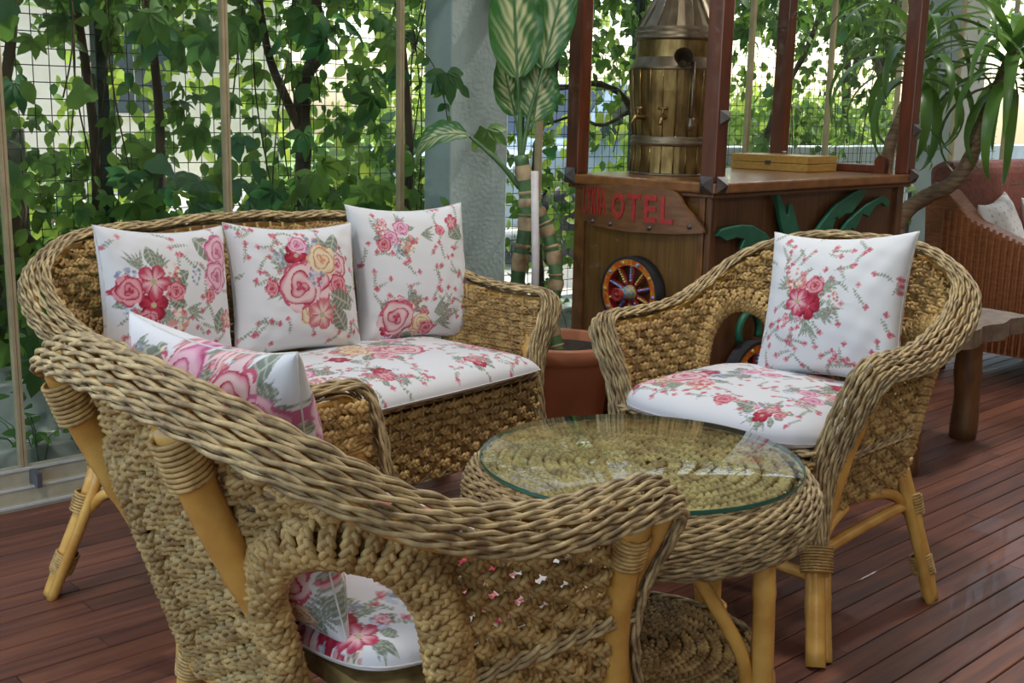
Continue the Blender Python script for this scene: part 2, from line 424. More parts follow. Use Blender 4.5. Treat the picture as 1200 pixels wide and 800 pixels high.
        if not sofa: cane('side_stretcher', [(.050, sg * (A - .068), .205), (-.13, sg * (A - .07), .215), (-.355, sg * (A - .065), .225)], .013, root)
        cane('brace', [(-.345, sg * (A - .055), .20), (-.28, sg * (A - .07), .258), (-.18, sg * (A - .08), .278)], .012, root, nodes=False)
        cane('brace', [(.055, sg * (A - .065), .18), (.0, sg * (A - .08), .24), (-.08, sg * (A - .085), .272)], .012, root, nodes=False)
    if not sofa: cane('front_stretcher', [(.06, -A + .07, .155), (.055, 0, .16), (.06, A - .07, .155)], .013, root)
    cane('back_stretcher', [(-.36, -A + .07, .225), (-.36, 0, .23), (-.36, A - .07, .225)], .013, root)
    posts = (.262, -.14) if not sofa else (.5, .17, -.17, -.5)
    for y in posts:
        x0 = -.555 if abs(y) < A - .15 else -.525
        q = [(x0 - .035, y * 1.02, .755), (x0 + .008, y * 1.02, .64), (x0 + .078, y * 1.0, .50), (x0 + .090, y * 1.0, .468)]
        cane('back_post', q, .0235, root)
        mb = MB(); wrap_band(mb, (x0 - .034 if y < .2 else x0 - .029, y * 1.02, .742 if y < .2 else .722), (x0 - .012 if y < .2 else x0 - .006, y * 1.02, .682 if y < .2 else .662), .0262, rw=.0036); mb.build('binding', M_WRAP, root)

ARC_S, ARC_W, ARC_Z0, ARC_ZM, ARC_ZT = .425, .098, .36, .50, .603
def arch_hit(s, z, pad):
    s = np.asarray(s); z = np.asarray(z)
    d = np.abs(s - ARC_S)
    w = ARC_W + pad
    zt = ARC_ZT + pad
    e = np.where(z < ARC_ZM, d < w, (d / w) ** 2 + ((z - ARC_ZM) / (zt - ARC_ZM)) ** 2 < 1)
    return e & (z > ARC_Z0 - .0) & (z < zt)

FG_O, FG_YAW = (-.040, 1.73, 0), R_(42.8)
RC_O, RC_YAW = (.4825, 2.518, 0), R_(225.3)
SO_YAW, SO_A = R_(-41), .625
SO_O = (.098 - SO_A * -math.sin(SO_YAW), 3.11 - SO_A * math.cos(SO_YAW), 0)
#SPLIT
# ------------------------------------------------------------------ the setting: floor boards, window wall
WALL_ANG = R_(43); WD = Vector((math.cos(WALL_ANG), math.sin(WALL_ANG), 0)); WN = Vector((-math.sin(WALL_ANG), math.cos(WALL_ANG), 0))
W0 = Vector((-1.395, 2.982, 0)); NW = W0.dot(WN); TW0 = W0.dot(WD)
def wp(t, n, z=0):            # t metres along the glass wall from its first post, n metres outward from it
    return W0 + WD * t + WN * n + Vector((0, 0, z))
M_PLANK = mat('oiled_red_deck_board', (.225, .080, .042), (.115, .043, .032), .5, 3.2, (1, 14, 8), bump=.12, bscale=30, obj_rand=.30, spec=.35, coat=.05)
M_JOINT = mat('dark_joint', (.018, .010, .008), rough=.8)
base = MB(); base.box((-5, -9.0, -.06), (9.5, .06, -.022)); floor = base.build('floor', M_JOINT, None, smooth=False)
floor.location = W0; floor.rotation_euler = (0, 0, WALL_ANG); struct(floor)
PW = .0635
bm_cache = {}
def plank_mesh(L):
    if L not in bm_cache:
        mb = MB(); g = .0016; c = .0018; y0, y1 = g, PW - g
        prof = [(y0, -.02), (y0, -c), (y0 + c, 0), (y1 - c, 0), (y1, -c), (y1, -.02)]
        V = [(x, y, z) for x in (.001, L - .001) for y, z in prof]
        Q = [(i, i + 6, i + 7, i + 1) for i in range(5)]
        mb.add(V, [(a, d, c_, b)[::-1] for a, d, c_, b in Q], [(0, 1, 2), (0, 2, 3), (0, 3, 4), (0, 4, 5), (6, 8, 7), (6, 9, 8), (6, 10, 9), (6, 11, 10)])
        me = mb.mesh('plank', False); me.materials.append(M_PLANK); bm_cache[L] = me
    return bm_cache[L]
LENS = (1.6, 2.2, 2.8, 3.4)
row = 0; y = -PW - .02
while y > -3.35:
    x = -2.6 - random.random() * 1.5
    while x < 7.4:
        L = random.choice(LENS)
        o = share('plank', plank_mesh(L), floor, (x, y, 0)); x += L
    y -= PW
M_BROAD = mat('oiled_red_deck', (.225, .080, .042), (.115, .043, .032), .42, 3.2, (1, 14, 8), bump=.12, bscale=30)
mb = MB(); mb.box((-4.9, -8.9, -.021), (9.4, y + PW - .002, -.001)); o = mb.build('plank_field', M_BROAD, floor, smooth=False); o['kind'] = 'stuff'

M_ALU = mat('beige_anodised_track', (.50, .45, .33), (.44, .39, .28), .35, 30, spec=.5)
M_ALUW = mat('pale_track_edge', (.68, .68, .66), (.62, .62, .60), .35, 30)
M_POST = mat('champagne_profile', (.52, .42, .26), (.44, .35, .21), .3, 20, metal=.25)
M_STEEL = mat('grey_steel', (.20, .21, .24), (.15, .16, .19), .4, 20, metal=.6)
M_PANE = mat_glass('window_pane', (.965, .985, .975), 0, .55)
PSP = .662
tr = MB(); tr.box((-3.0, -.035, -.02), (8.2, .0, .012)).box((-3.0, -.005, -.02), (8.2, .028, .052)).box((-3.0, .028, -.02), (8.2, .075, .095))
track = tr.build('trim_1', M_ALU, None, smooth=False); track.location = W0; track.rotation_euler = (0, 0, WALL_ANG); struct(track)
ed = MB(); ed.box((-3.0, -.008, .049), (8.2, -.002, .055)).box((-3.0, .024, .092), (8.2, .032, .099)).box((-3.0, -.038, .008), (8.2, -.03, .015)); ed.build('track_lip', M_ALUW, track, smooth=False)
RH = 2.75
for k in range(-3, 11):
    t = .085 + k * PSP
    root = empty('window_%d' % (k + 4), wp(t, .05, 0), WALL_ANG); root['kind'] = 'structure'
    mb = MB(); mb.box((-.004 + 0, -.003, .09), (PSP - .004, .003, RH)); mb.build('pane', M_PANE, root, smooth=False)
    mb = MB(); mb.box((-.0095, -.012, .095), (-.0008, .012, RH)); mb.build('profile', M_POST, root, smooth=False)
    mb = MB(); mb.box((.0008, -.012, .095), (.009, .012, RH)); mb.build('profile', M_POST, root, smooth=False)
    mb = MB(); mb.box((.008, -.082, .052), (.022, -.02, .094)); mb.build('track_clip', M_STEEL, root, smooth=False)
M_CEIL = mat('painted_ceiling', (.52, .51, .49), (.48, .47, .45), .9, 4)
cl = MB(); cl.box((-3.2, -6.0, RH), (8.4, .12, RH + .12)); ceil = cl.build('ceiling', M_CEIL, None, smooth=False); ceil.location = W0; ceil.rotation_euler = (0, 0, WALL_ANG); struct(ceil)

M_WALLC = mat('cream_plaster', (.42, .36, .28), (.38, .33, .25), .9, 3)
for nm, a, b_ in (('wall_back', (-3.2, -6.0, 0), (8.4, -5.85, RH)), ('wall_right', (8.25, -5.85, 0), (8.4, .0, RH))):
    mb = MB(); mb.box(a, b_); o = mb.build(nm, M_WALLC, None, smooth=False); o.location = W0; o.rotation_euler = (0, 0, WALL_ANG); struct(o)
# unseen ceiling lamps, added to light the room from overhead
M_LAMP = bpy.data.materials.new('added_lamp_diffuser'); M_LAMP.use_nodes = True
_b = M_LAMP.node_tree.nodes['Principled BSDF']; _b.inputs['Emission Color'].default_value = (1, .97, .93, 1); _b.inputs['Emission Strength'].default_value = 3
LAMP_AT = ['by the left end of the glass wall', 'behind the viewer at the left', 'above the sofa', 'behind the viewer', 'above the cart', 'beyond the armchair at the right', 'above the rattan couch', 'in the far right corner of the room']
_i = 0
for t in (-1.2, 1.4, 4.0, 6.4):
    for n in (-1.5, -4.0):
        _i += 1
        lp = empty('added_ceiling_lamp', wp(t, n, RH - .045)); tag(lp, 'added unseen ceiling lamp overhead ' + LAMP_AT[_i - 1], 'lamp', 'added unseen ceiling lamps')
        MB().lathe([(.001, .04), (.17, .04), (.18, .03), (.18, .0), (.165, .0)], 32).build('lamp_rim', M_ALU, lp)
        MB().lathe([(.165, .0), (.12, -.012), (.001, -.018)], 32).build('diffuser', M_LAMP, lp)
        ld = bpy.data.lights.new('added_fill_light', 'AREA'); ld.shape = 'DISK'; ld.size = .22; ld.energy = LAMP_W * (1.35 if n > -2 else .55); ld.color = (1, .97, .93)
        lo = bpy.data.objects.new('added_fill_light', ld); COL.objects.link(lo); lo.parent = lp; lo.location = (0, 0, -.03)

# ------------------------------------------------------------------ seats
sofa = empty('wicker_sofa', SO_O, SO_YAW); tag(sofa, 'wide woven wicker sofa with three rose pillows beside the glass wall', 'sofa')
build_seat(sofa, SO_A, sofa=True)
fg = empty('wicker_armchair', FG_O, FG_YAW); tag(fg, 'wicker armchair in the foreground seen from behind with bare cane back posts', 'armchair', 'matching wicker armchairs')
build_seat(fg, .36)
rc = empty('wicker_armchair', RC_O, RC_YAW); tag(rc, 'wicker armchair beside the cart facing the round table, pillow on its seat', 'armchair', 'matching wicker armchairs')
def copy_tree(src, dst):
    for ch in [c for c in bpy.data.objects if c.parent == src]:
        c = ch.copy(); COL.objects.link(c); c.parent = dst
        for g in [g for g in bpy.data.objects if g.parent == ch]:
            d = g.copy(); COL.objects.link(d); d.parent = c
copy_tree(fg, rc)

# ------------------------------------------------------------------ rose print
WHITE = np.array((.70, .70, .705))
class Print:
    def __init__(s, uv, seed):
        s.all = uv; s.full = np.tile(WHITE, (len(uv), 1)); s.C = s.full; s.r = np.random.default_rng(seed)
    def over(s, m, col, a=1.):
        if not m.any(): return
        col = np.asarray(col); al = (np.broadcast_to(a, m.shape)[m])[:, None]
        c = col[m] if col.ndim == 2 else col
        s.C[m] = s.C[m] * (1 - al) + c * al
    def near(s, c, R):
        i, j = np.searchsorted(s.all[:, 1], (c[1] - R, c[1] + R))      # rows are sorted by height: take only those that matter
        s.C = s.full[i:j]; d = s.all[i:j] - np.asarray(c); return (np.abs(d[:, 0]) < R) & (np.abs(d[:, 1]) < R), d
    def rose(s, c, r, pal=0, rot=None):
        rot = s.r.uniform(0, 6.28) if rot is None else rot
        L, Mi, D = [((.74, .54, .53), (.55, .10, .165), (.36, .018, .06)), ((.70, .30, .33), (.46, .045, .085), (.27, .012, .03)), ((.74, .63, .43), (.64, .38, .20), (.48, .08, .07)), ((.74, .46, .54), (.54, .14, .28), (.38, .035, .13))][pal]
        m, d = s.near(c, r * 1.2); d = d / r; rr = np.hypot(d[:, 0], d[:, 1]); th = np.arctan2(d[:, 1], d[:, 0]) + rot
        ed = 1 + .07 * np.sin(5 * th) + .05 * np.sin(8 * th + 1); ins = m & (rr < ed)
        f = (rr * 2.6 + th / 6.283 + .22 * np.sin(3 * th + 5 * rr)) % 1.0
        w = np.clip((f - .50) / .38, 0, 1)[:, None] ** 1.4
        col = np.asarray(L) * (1 - w) + np.asarray(Mi) * w
        dk = (f > .88) | (rr < .16 + .08 * np.sin(3 * th)); col = np.where(dk[:, None], np.asarray(D), col)
        cen = np.clip(1 - rr / .5, 0, 1)[:, None] * .7; col = col * (1 - cen) + np.asarray(Mi) * cen
        rim = (rr > ed - .13) & (np.sin(4 * th + 2) > -.3); col = np.where(rim[:, None], np.asarray(Mi) * .95, col)
        s.over(ins, col)
    def bloom(s, c, r, pal=0, rot=None, n=5):
        rot = s.r.uniform(0, 6.28) if rot is None else rot
        I, E = [((.74, .43, .46), (.48, .05, .10)), ((.50, .04, .085), (.28, .012, .03)), ((.74, .54, .49), (.56, .16, .18))][pal]
        m, d = s.near(c, r * 1.1); d = d / r; rr = np.hypot(d[:, 0], d[:, 1]); th = np.arctan2(d[:, 1], d[:, 0]) + rot
        q = np.abs(np.cos(n / 2 * th)); ed = .62 + .38 * q ** .5; ins = m & (rr < ed)
        w = np.clip((rr / ed - .35) / .5 + .25 * np.sin(9 * th), 0, 1)[:, None]; col = np.asarray(I) * (1 - w) + np.asarray(E) * w
        col = np.where((q < .22)[:, None], np.asarray(E) * .8, col)
        col = np.where((rr < .17)[:, None], np.array((.45, .42, .22)), col); s.over(ins, col)
    def leaf(s, c, ln, wd, ang, col=(.145, .175, .12)):
        m, d = s.near(c, ln * 1.05); ca, sa = math.cos(ang), math.sin(ang)
        x = (d[:, 0] * ca + d[:, 1] * sa) / ln; y = (-d[:, 0] * sa + d[:, 1] * ca) / wd
        hw = np.sin(math.pi * np.clip(x, 0, 1)) ** .8; ins = m & (x > 0) & (x < 1) & (np.abs(y) < hw)
        vein = (np.abs(y) < .09) | ((np.abs(y) * .8 + x * 5.5) % 1 < .22)
        s.over(ins, np.where(vein[:, None], np.array((.40, .43, .34)), np.asarray(col)), .9)
    def dot(s, c, r, col):
        m, d = s.near(c, r); s.over(m & (np.hypot(d[:, 0], d[:, 1]) < r), col, .9)
    def berries(s, c, R, n=28, pal=0):
        P = [((.78, .68, .52), (.66, .30, .26), (.52, .08, .10)), ((.20, .24, .36), (.34, .38, .48), (.50, .53, .60))][pal]
        for _ in range(n):
            a, q = s.r.uniform(0, 6.28), R * math.sqrt(s.r.uniform(0, 1)); s.dot((c[0] + q * math.cos(a), c[1] + q * math.sin(a)), R * .17, P[s.r.integers(3)])
    def fern(s, c, ln, ang, n=5):
        for k in range(n):
            s.leaf(c, ln * s.r.uniform(.8, 1.3), ln * .075, ang + (k - n / 2) * .26, (.19, .225, .165))
    def sprig(s, c, ang, n=7, step=.0075, fl=True):
        p = np.array(c, float)
        for k in range(n):
            ang += s.r.uniform(-.25, .32); p2 = p + step * np.array((math.cos(ang), math.sin(ang)))
            for q_ in (.0, .25, .5, .75): s.dot(p + (p2 - p) * q_, .0011, (.30, .33, .25))
            p = p2
            for sg in (1, -1): s.leaf(p, step * .85, .0021, ang + sg * .95, (.22, .25, .18))
        if fl: s.tiny(p + .005 * np.array((math.cos(ang), math.sin(ang))))
    def tiny(s, p, r=.0062):
        for k in range(4):
            a = k * 1.57 + s.r.uniform(-.3, .3); s.dot((p[0] + r * .75 * math.cos(a), p[1] + r * .75 * math.sin(a)), r * .6, (.55, .13, .17) if s.r.random() < .6 else (.68, .34, .36))
        s.dot(p, r * .4, (.42, .05, .1))
    def cluster(s, c, R, kind=0):
        c = np.array(c, float); r = s.r
        for k in range(9):
            a = r.uniform(0, 6.28); q = R * .55; s.leaf(c + q * np.array((math.cos(a), math.sin(a))), R * r.uniform(.45, .75), R * r.uniform(.13, .2), a + r.uniform(-.5, .5))
        for k in range(3):
            a = r.uniform(0, 6.28); s.fern(c + R * .6 * np.array((math.cos(a), math.sin(a))), R * .55, a)
        a0 = r.uniform(0, 6.28); e = lambda a, q: c + q * R * np.array((math.cos(a0 + a), math.sin(a0 + a)))
        s.berries(e(2.2, .75), R * .30); s.berries(e(4.3, .72), R * .3, 26, 1); s.berries(e(5.4, .9), R * .2, 18, 1)
        if kind == 0:
            s.rose(e(1.0, .72), R * .33, 2); s.rose(e(3.2, .68), R * .30, 0); s.bloom(e(5.0, .68), R * .3, 1); s.rose(e(0., .0), R * .5, 0); s.rose(e(1.7, .95), R * .2, 1)
        elif kind == 1:
            s.bloom(e(.0, .42), R * .46, 1); s.bloom(e(2.9, .22), R * .5, 0); s.rose(e(1.5, .72), R * .28, 1); s.rose(e(4.4, .75), R * .2, 0)
        else:
            s.rose(e(.2, .5), R * .42, 3); s.rose(e(3.3, .35), R * .40, 3); s.rose(e(1.8, .8), R * .24, 0)
    def scatter(s, box, n):
        x0, x1, y0, y1 = box
        for _ in range(n):
            c = (s.r.uniform(x0, x1), s.r.uniform(y0, y1)); a = s.r.uniform(0, 6.28)
            s.sprig(c, a, int(s.r.integers(4, 8)))
            if s.r.random() < .6: s.tiny((c[0] + .012, c[1] + .01))

def cushion(name, w, h, t, M, label, motifs, seed, seat=False, group='floral cushions on the wicker seats', res=.0021, cat='cushion', parent_piping=True, crease=1., back_motifs=None):
    """pillow/seat pad: local x = width, y = height, z = face normal"""
    nx, ny = int(w / res), int(h / res)
    root = empty(name); root.matrix_world = M; tag(root, label, cat, group)
    r = np.random.default_rng(seed + 5); k = r.uniform(0, 6.28, 12)
    def surf(u, v, sg):
        if seat:
            g = ((1 - np.abs(u) ** 8) * (1 - np.abs(v) ** 8)).clip(0) ** .5
            cn = 1 - (.16 if w < .8 else .07) * np.abs(u) ** 3 * np.abs(v) ** 3
            x = u * w / 2 * (1 - .012 * (1 - v ** 2)) * cn; y = v * h / 2 * (1 - .015 * (1 - u ** 2)) * cn
            z = sg * t * (.70 if sg > 0 else .28) * (g * (.80 + (.30 if sg > 0 else .1) * (1 - u ** 2) * (1 - v ** 2)))
        else:
            g = ((1 - u ** 2) * (1 - v ** 2)).clip(0) ** .5
            x = u * w / 2 * (1 - .10 * (1 - v ** 2) * np.abs(u) ** 1.5); y = v * h / 2 * (1 - .115 * (1 - u ** 2) * np.abs(v) ** 1.5)
            z = sg * t / 2 * g ** .85
        e = np.sqrt(np.abs(u * v)).clip(0, 1) * (1 - np.maximum(np.abs(u), np.abs(v)) ** 6)
        wr = (np.sin((u * 9 + v * 4) + k[0]) * np.sin(v * 7 - u * 3 + k[1]) + .5 * np.sin(17 * u - 11 * v + k[2]) + .35 * np.sin(23 * v + 9 * u + k[3]))
        z = z + crease * (.0022 if seat else .0040) * wr * e * sg
        return np.stack([x, y, z], -1)
    def face(sg, nx, ny, print_):
        u, v = np.meshgrid(np.linspace(-1, 1, nx + 1), np.linspace(-1, 1, ny + 1))
        u = np.sign(u) * (1 - (1 - np.abs(u)) ** 1.15); v = np.sign(v) * (1 - (1 - np.abs(v)) ** 1.15)
        V = surf(u, v, sg).reshape(-1, 3)
        i = np.arange(ny)[:, None]; j = np.arange(nx)[None]; a = i * (nx + 1) + j
        Q = np.stack([a, a + 1, a + nx + 2, a + nx + 1], -1).reshape(-1, 4)
        if sg < 0: Q = Q[:, ::-1]
        P = Print(np.stack([u.ravel() * w / 2, v.ravel() * h / 2], 1), seed)
        print_(P); return V, Q, P.full
    mb = MB(); V, Q, C = face(1, nx, ny, motifs); mb.add(V, Q, None, C); mb.build('cover_front', M_PRINT, root)
    bm = back_motifs or (lambda P: (P.scatter((-w / 2, w / 2, -h / 2, h / 2), 14)))
    f = 1 if back_motifs else 3
    mb = MB(); V, Q, C = face(-1, nx // f, ny // f, bm); mb.add(V, Q, None, C); mb.build('cover_back', M_PRINT, root)
    q = np.linspace(-1, 1, 40)[:-1]; one = np.ones_like(q)
    U = np.concatenate([q, one, -q, -one]); Vv = np.concatenate([-one, q, one, -q])
    mb = MB(); mb.tube(surf(U, Vv, 1.), .0016, 5, ref=(0, 0, 1), closed=True); mb.build('seam', M_PIPING, root)
    return root

def seat_M(o, yaw, c, a, b, g):
    """local frame for a back pillow: normal = +x of the seat, width = +y, height = z; a yaw, b lean, g roll"""
    Rm = Matrix.Rotation(yaw, 4, 'Z') @ Matrix.Translation(c) @ Matrix.Rotation(a, 4, 'Z') @ Matrix.Rotation(b, 4, 'Y') @ Matrix.Rotation(g, 4, 'X')
    B = Matrix(((0, 0, 1), (1, 0, 0), (0, 1, 0))).to_4x4()      # width->y, height->z, normal->x
    return Matrix.Translation(o) @ Rm @ B
def flat_M(o, yaw, c, extra=0, tilt=0):
    return Matrix.Translation(o) @ Matrix.Rotation(yaw, 4, 'Z') @ Matrix.Translation(c) @ Matrix.Rotation(extra + math.pi / 2, 4, 'Z') @ Matrix.Rotation(tilt, 4, 'X')

SHORT = 'floral cushions on the wicker seats'
def m1(P):
    P.scatter((-.17, .17, -.17, .17), 44)
    P.cluster((-.085, .02), .085, 1); P.fern((.0, -.03), .05, -.1); P.rose((-.14, .02), .035, 1); P.rose((-.10, -.05), .026, 1); P.berries((-.02, -.06), .032)
    P.leaf((.10, .0), .09, .028, 1.2); P.leaf((.12, -.03), .07, .024, -1.9); P.leaf((.11, .08), .09, .03, 2.2)
    P.rose((.125, .105), .048, 3); P.rose((.105, .045), .04, 3); P.rose((.075, -.0), .016, 1); P.berries((.03, .05), .022, 14, 1); P.bloom((.14, -.06), .025, 2); P.rose((-.155, -.13), .025, 1)
def m2(P):
    P.scatter((-.18, .18, -.17, .17), 50)
    P.cluster((.02, .02), .12, 0); P.rose((-.03, .0), .062, 0, 1.); P.rose((.045, .07), .045, 2); P.rose((.09, .0), .032, 1); P.bloom((.03, -.075), .045, 2); P.leaf((.07, -.06), .08, .026, -.9); P.leaf((.06, -.02), .08, .028, -.4)
    P.rose((-.02, .115), .028, 3); P.berries((.02, .02), .026, 22, 1); P.rose((-.11, .0), .02, 1)
def m3(P):
    P.scatter((-.18, .18, -.19, .19), 60)
    P.cluster((-.08, .115), .06, 2); P.rose((-.12, .085), .022, 1); P.berries((-.04, .08), .03); P.fern((.0, .11), .05, .1)
    P.cluster((-.08, -.135), .075, 0); P.rose((-.10, -.125), .055, 0); P.rose((-.02, -.15), .03, 2); P.fern((.02, -.12), .06, .5); P.fern((.03, -.15), .06, .2); P.rose((.0, -.17), .025, 1)
    P.leaf((.10, .10), .07, .028, .5); P.bloom((.125, .145), .028, 0); P.rose((.07, .12), .016, 1); P.leaf((.13, .13), .05, .02, -1.)
def m5(P):
    P.scatter((-.18, .18, -.18, .18), 60)
    P.cluster((-.045, .0), .055, 1); P.fern((-.09, .03), .04, 2.7); P.fern((.0, -.02), .055, -.3); P.fern((-.03, -.05), .05, -1.3); P.fern((.0, .03), .05, .5)
    P.bloom((-.03, -.012), .036, 1); P.bloom((-.06, -.002), .036, 0); P.rose((-.015, .04), .024, 1); P.berries((-.075, .055), .028); P.berries((.035, .015), .018, 16); P.rose((-.09, -.045), .014, 0)
def m4(P):
    P.scatter((-.2, .2, -.19, .19), 50)
    P.cluster((-.10, .11), .10, 2); P.rose((-.12, .14), .05, 0); P.rose((-.07, .07), .045, 3); P.leaf((-.03, .10), .09, .03, -.5); P.rose((.12, .13), .03, 1); P.bloom((.15, .1), .03, 1); P.berries((.16, .04), .035)
    P.cluster((.02, .13), .08, 0); P.rose((.0, .15), .05, 3); P.rose((.07, .14), .04, 0); P.cluster((.16, .12), .06, 1); P.rose((-.17, .1), .045, 3); P.leaf((.04, .12), .1, .03, .6)
    P.cluster((.10, -.08), .10, 0); P.rose((.13, -.1), .055, 2); P.cluster((-.08, -.1), .08, 1); P.cluster((-.17, -.1), .07, 0); P.cluster((.18, -.16), .07, 2)
sp = [((-.407, -.307, .652), .058, -.166, -.067, .345, .335, m1, 'floral pillow with red blooms at its left, leftmost on the sofa'),
      ((-.385, .056, .640), -.10, -.21, -.05, .372, .335, m2, 'floral pillow with a large pink rose, in the middle of the sofa'),
      ((-.365, .455, .645), -.20, -.215, -.015, .375, .39, m3, 'floral pillow with roses along its lower edge, at the right of the sofa')]
for i, (c, a, b, g, w, h, mf, lab) in enumerate(sp):
    cushion('throw_pillow', w * 1.03, h * 1.03, .155, seat_M(SO_O, SO_YAW, c, a, b, g), lab, mf, 20 + i, cat='pillow', group=SHORT)
cushion('throw_pillow', .385, .375, .155, seat_M(RC_O, RC_YAW, (-.385, .044, .652), -.007, -.281, .095), 'floral pillow with a small red bouquet on the armchair beside the cart', m5, 31, cat='pillow', group=SHORT)
cushion('throw_pillow', .43, .385, .15, seat_M(FG_O, FG_YAW, (-.425, .025, .628), 0.02, -.16, -.03), 'floral pillow leaning in the foreground armchair, seen from behind', m4, 42, cat='pillow', group=SHORT, back_motifs=m4)
def ms(P):
    P.scatter((-.53, .53, -.24, .24), 150)
    P.cluster((.18, .03), .115, 0); P.rose((.24, .0), .06, 0); P.rose((.12, .05), .045, 2); P.cluster((-.18, -.05), .1, 2); P.cluster((.47, -.08), .07, 0); P.rose((.50, -.12), .04, 1); P.cluster((-.42, .03), .09, 1); P.bloom((.02, .0), .03, 1); P.fern((.02, -.03), .05, -.6); P.cluster((.02, -.17), .06, 1); P.cluster((.33, .14), .06, 2); P.cluster((.31, -.19), .05, 1); P.scatter((-.1, .5, -.25, -.1), 24)
cushion('seat_cushion', 1.10, .52, .08, flat_M(SO_O, SO_YAW, (-.17, 0, .430)), 'long floral seat pad of the wicker sofa', ms, 51, seat=True, group=SHORT, res=.0032)
def mr(P):
    P.scatter((-.26, .26, -.24, .24), 60)
    P.cluster((-.16, -.08), .10, 0); P.rose((-.17, -.08), .052, 0); P.cluster((-.05, .06), .07, 2); P.cluster((.15, -.04), .065, 2); P.berries((-.08, -.15), .04, 34); P.fern((-.12, -.15), .06, -2.); P.rose((.02, -.19), .025, 1); P.leaf((.05, -.19), .06, .02, 0.); P.cluster((-.23, -.17), .06, 0); P.cluster((.14, -.2), .05, 1); P.scatter((-.26, .26, -.26, -.1), 14); P.cluster((.19, .1), .07, 1); P.cluster((.05, .17), .06, 0)
cushion('seat_cushion', .55, .52, .085, flat_M(RC_O, RC_YAW, (-.160, 0, .430)), 'floral seat pad of the armchair beside the cart', mr, 62, seat=True, group=SHORT, res=.0024)
def mf_(P):
    P.scatter((-.26, .26, -.22, .22), 50)
    P.cluster((-.16, -.02), .085, 1); P.bloom((-.15, -.01), .05, 0); P.bloom((-.165, -.055), .04, 1); P.cluster((-.12, .22), .08, 0); P.rose((-.235, -.01), .034, 1); P.rose((-.23, -.06), .03, 0); P.berries((-.17, .08), .032, 34, 1); P.leaf((-.19, .05), .07, .022, 2.4); P.rose((-.13, .075), .018, 3); P.cluster((-.2, .19), .06, 1); P.cluster((.1, .1), .1, 0); P.cluster((.1, -.12), .09, 1)
cushion('seat_cushion', .54, .44, .07, flat_M(FG_O, FG_YAW, (-.202, 0, .428)), 'floral seat pad glimpsed through the side arch of the foreground armchair', mf_, 73, seat=True, group=SHORT, res=.0026)

# ------------------------------------------------------------------ round table
M_GLASS_EDGE = mat('green_glass_edge', (.02, .16, .12), (.02, .12, .09), .1, 10, spec=.8)
M_TOPGLASS = mat_glass('table_glass', (.84, .95, .92), 0.0, .8)
tb = empty('round_wicker_table', (.231, 1.942, 0), R_(20)); tag(tb, 'round wicker coffee table with a glass top and a low woven shelf', 'table')
TZ = .495
def spiral(r0, r1, z, pitch, name, parent, k_=1.):
    turns = (r1 - r0) / pitch; th = np.linspace(0, turns * 2 * math.pi, int(turns * 90)); r = r0 + pitch * th / (2 * math.pi)
    P = np.stack([r * np.cos(th), r * np.sin(th), np.full_like(r, z)], 1); s, P = resample(P, .0046)
    # cut into coils so that each turn is a piece
    rr = np.hypot(P[:, 0], P[:, 1]); cut = [0]
    a = np.unwrap(np.arctan2(P[:, 1], P[:, 0])); k = np.floor((a - a[0]) / (2 * math.pi)).astype(int)
    for q in range(k.max() + 1):
        i = np.where(k == q)[0]
        if len(i) < 6: continue
        i = np.append(i, min(i[-1] + 1, len(P) - 1)); mb = MB()
        braid_strands(mb, P[i], np.tile((0., 0, 1), (len(i), 1)), pitch=.036 * k_, a=.0068 * k_, b=.0052 * k_, r=.0047 * k_, ph0=q * 1.7)
        mb.build(name, M_BRAID, parent)
def ring_rope(parent, prof, name='rim_rope', pitch=.085, r=.0037):
    n = 300; a = np.arange(n) / n * 2 * math.pi
    for i, (rad, z, nr, nz) in enumerate(prof):
        P = np.stack([rad * np.cos(a), rad * np.sin(a), np.full(n, z)], 1); N = np.stack([nr * np.cos(a), nr * np.sin(a), np.full(n, nz)], 1)
        mb = MB(); rope_strands(mb, P, N, r=r, pitch=pitch, ph=i * 1.5, closed=True); mb.build(name, M_ROPE, parent)
core = MB().lathe([(.001, TZ - .012), (.27, TZ - .012), (.285, TZ - .03), (.27, TZ - .09), (.001, TZ - .09)], 48); core = core.build('table_top', M_BRAID, tb)
spiral(.008, .272, TZ - .004, .0275, 'braid_coil', core, 1.3)
prof = []
for i in range(12):
    f = -1.35 + 2.75 * i / 11; prof.append((.270 + .042 * math.cos(f), TZ - .048 - .05 * math.sin(f), math.cos(f), -math.sin(f)))
ring_rope(tb, prof)
g = MB(); g.lathe([(.001, TZ + .017), (.2815, TZ + .017), (.2835, TZ + .0155)], 96); g = g.build('glass_top', M_TOPGLASS, tb)
e = MB(); e.lathe([(.2835, TZ + .0155), (.2842, TZ + .013), (.2842, TZ + .010), (.2835, TZ + .0075), (.281, TZ + .007)], 96); e.build('glass_edge', M_GLASS_EDGE, g)
SZ = .15
sh = MB().lathe([(.001, SZ - .01), (.235, SZ - .01), (.235, SZ - .025), (.001, SZ - .025)], 48).build('shelf', M_BRAID, tb)
spiral(.008, .228, SZ, .0245, 'braid_coil', sh, 1.15)
ring_rope(tb, [(.234, SZ + .003, .2, 1), (.243, SZ - .002, .7, .7), (.248, SZ - .011, 1, .1)], 'shelf_rope')
a = np.arange(64) / 64 * 2 * math.pi
MB().tube(np.stack([.243 * np.cos(a), .243 * np.sin(a), np.full(64, SZ - .034)], 1), .0165, 10, ref=(0, 0, 1), closed=True).build('shelf_hoop', M_CANE, tb)
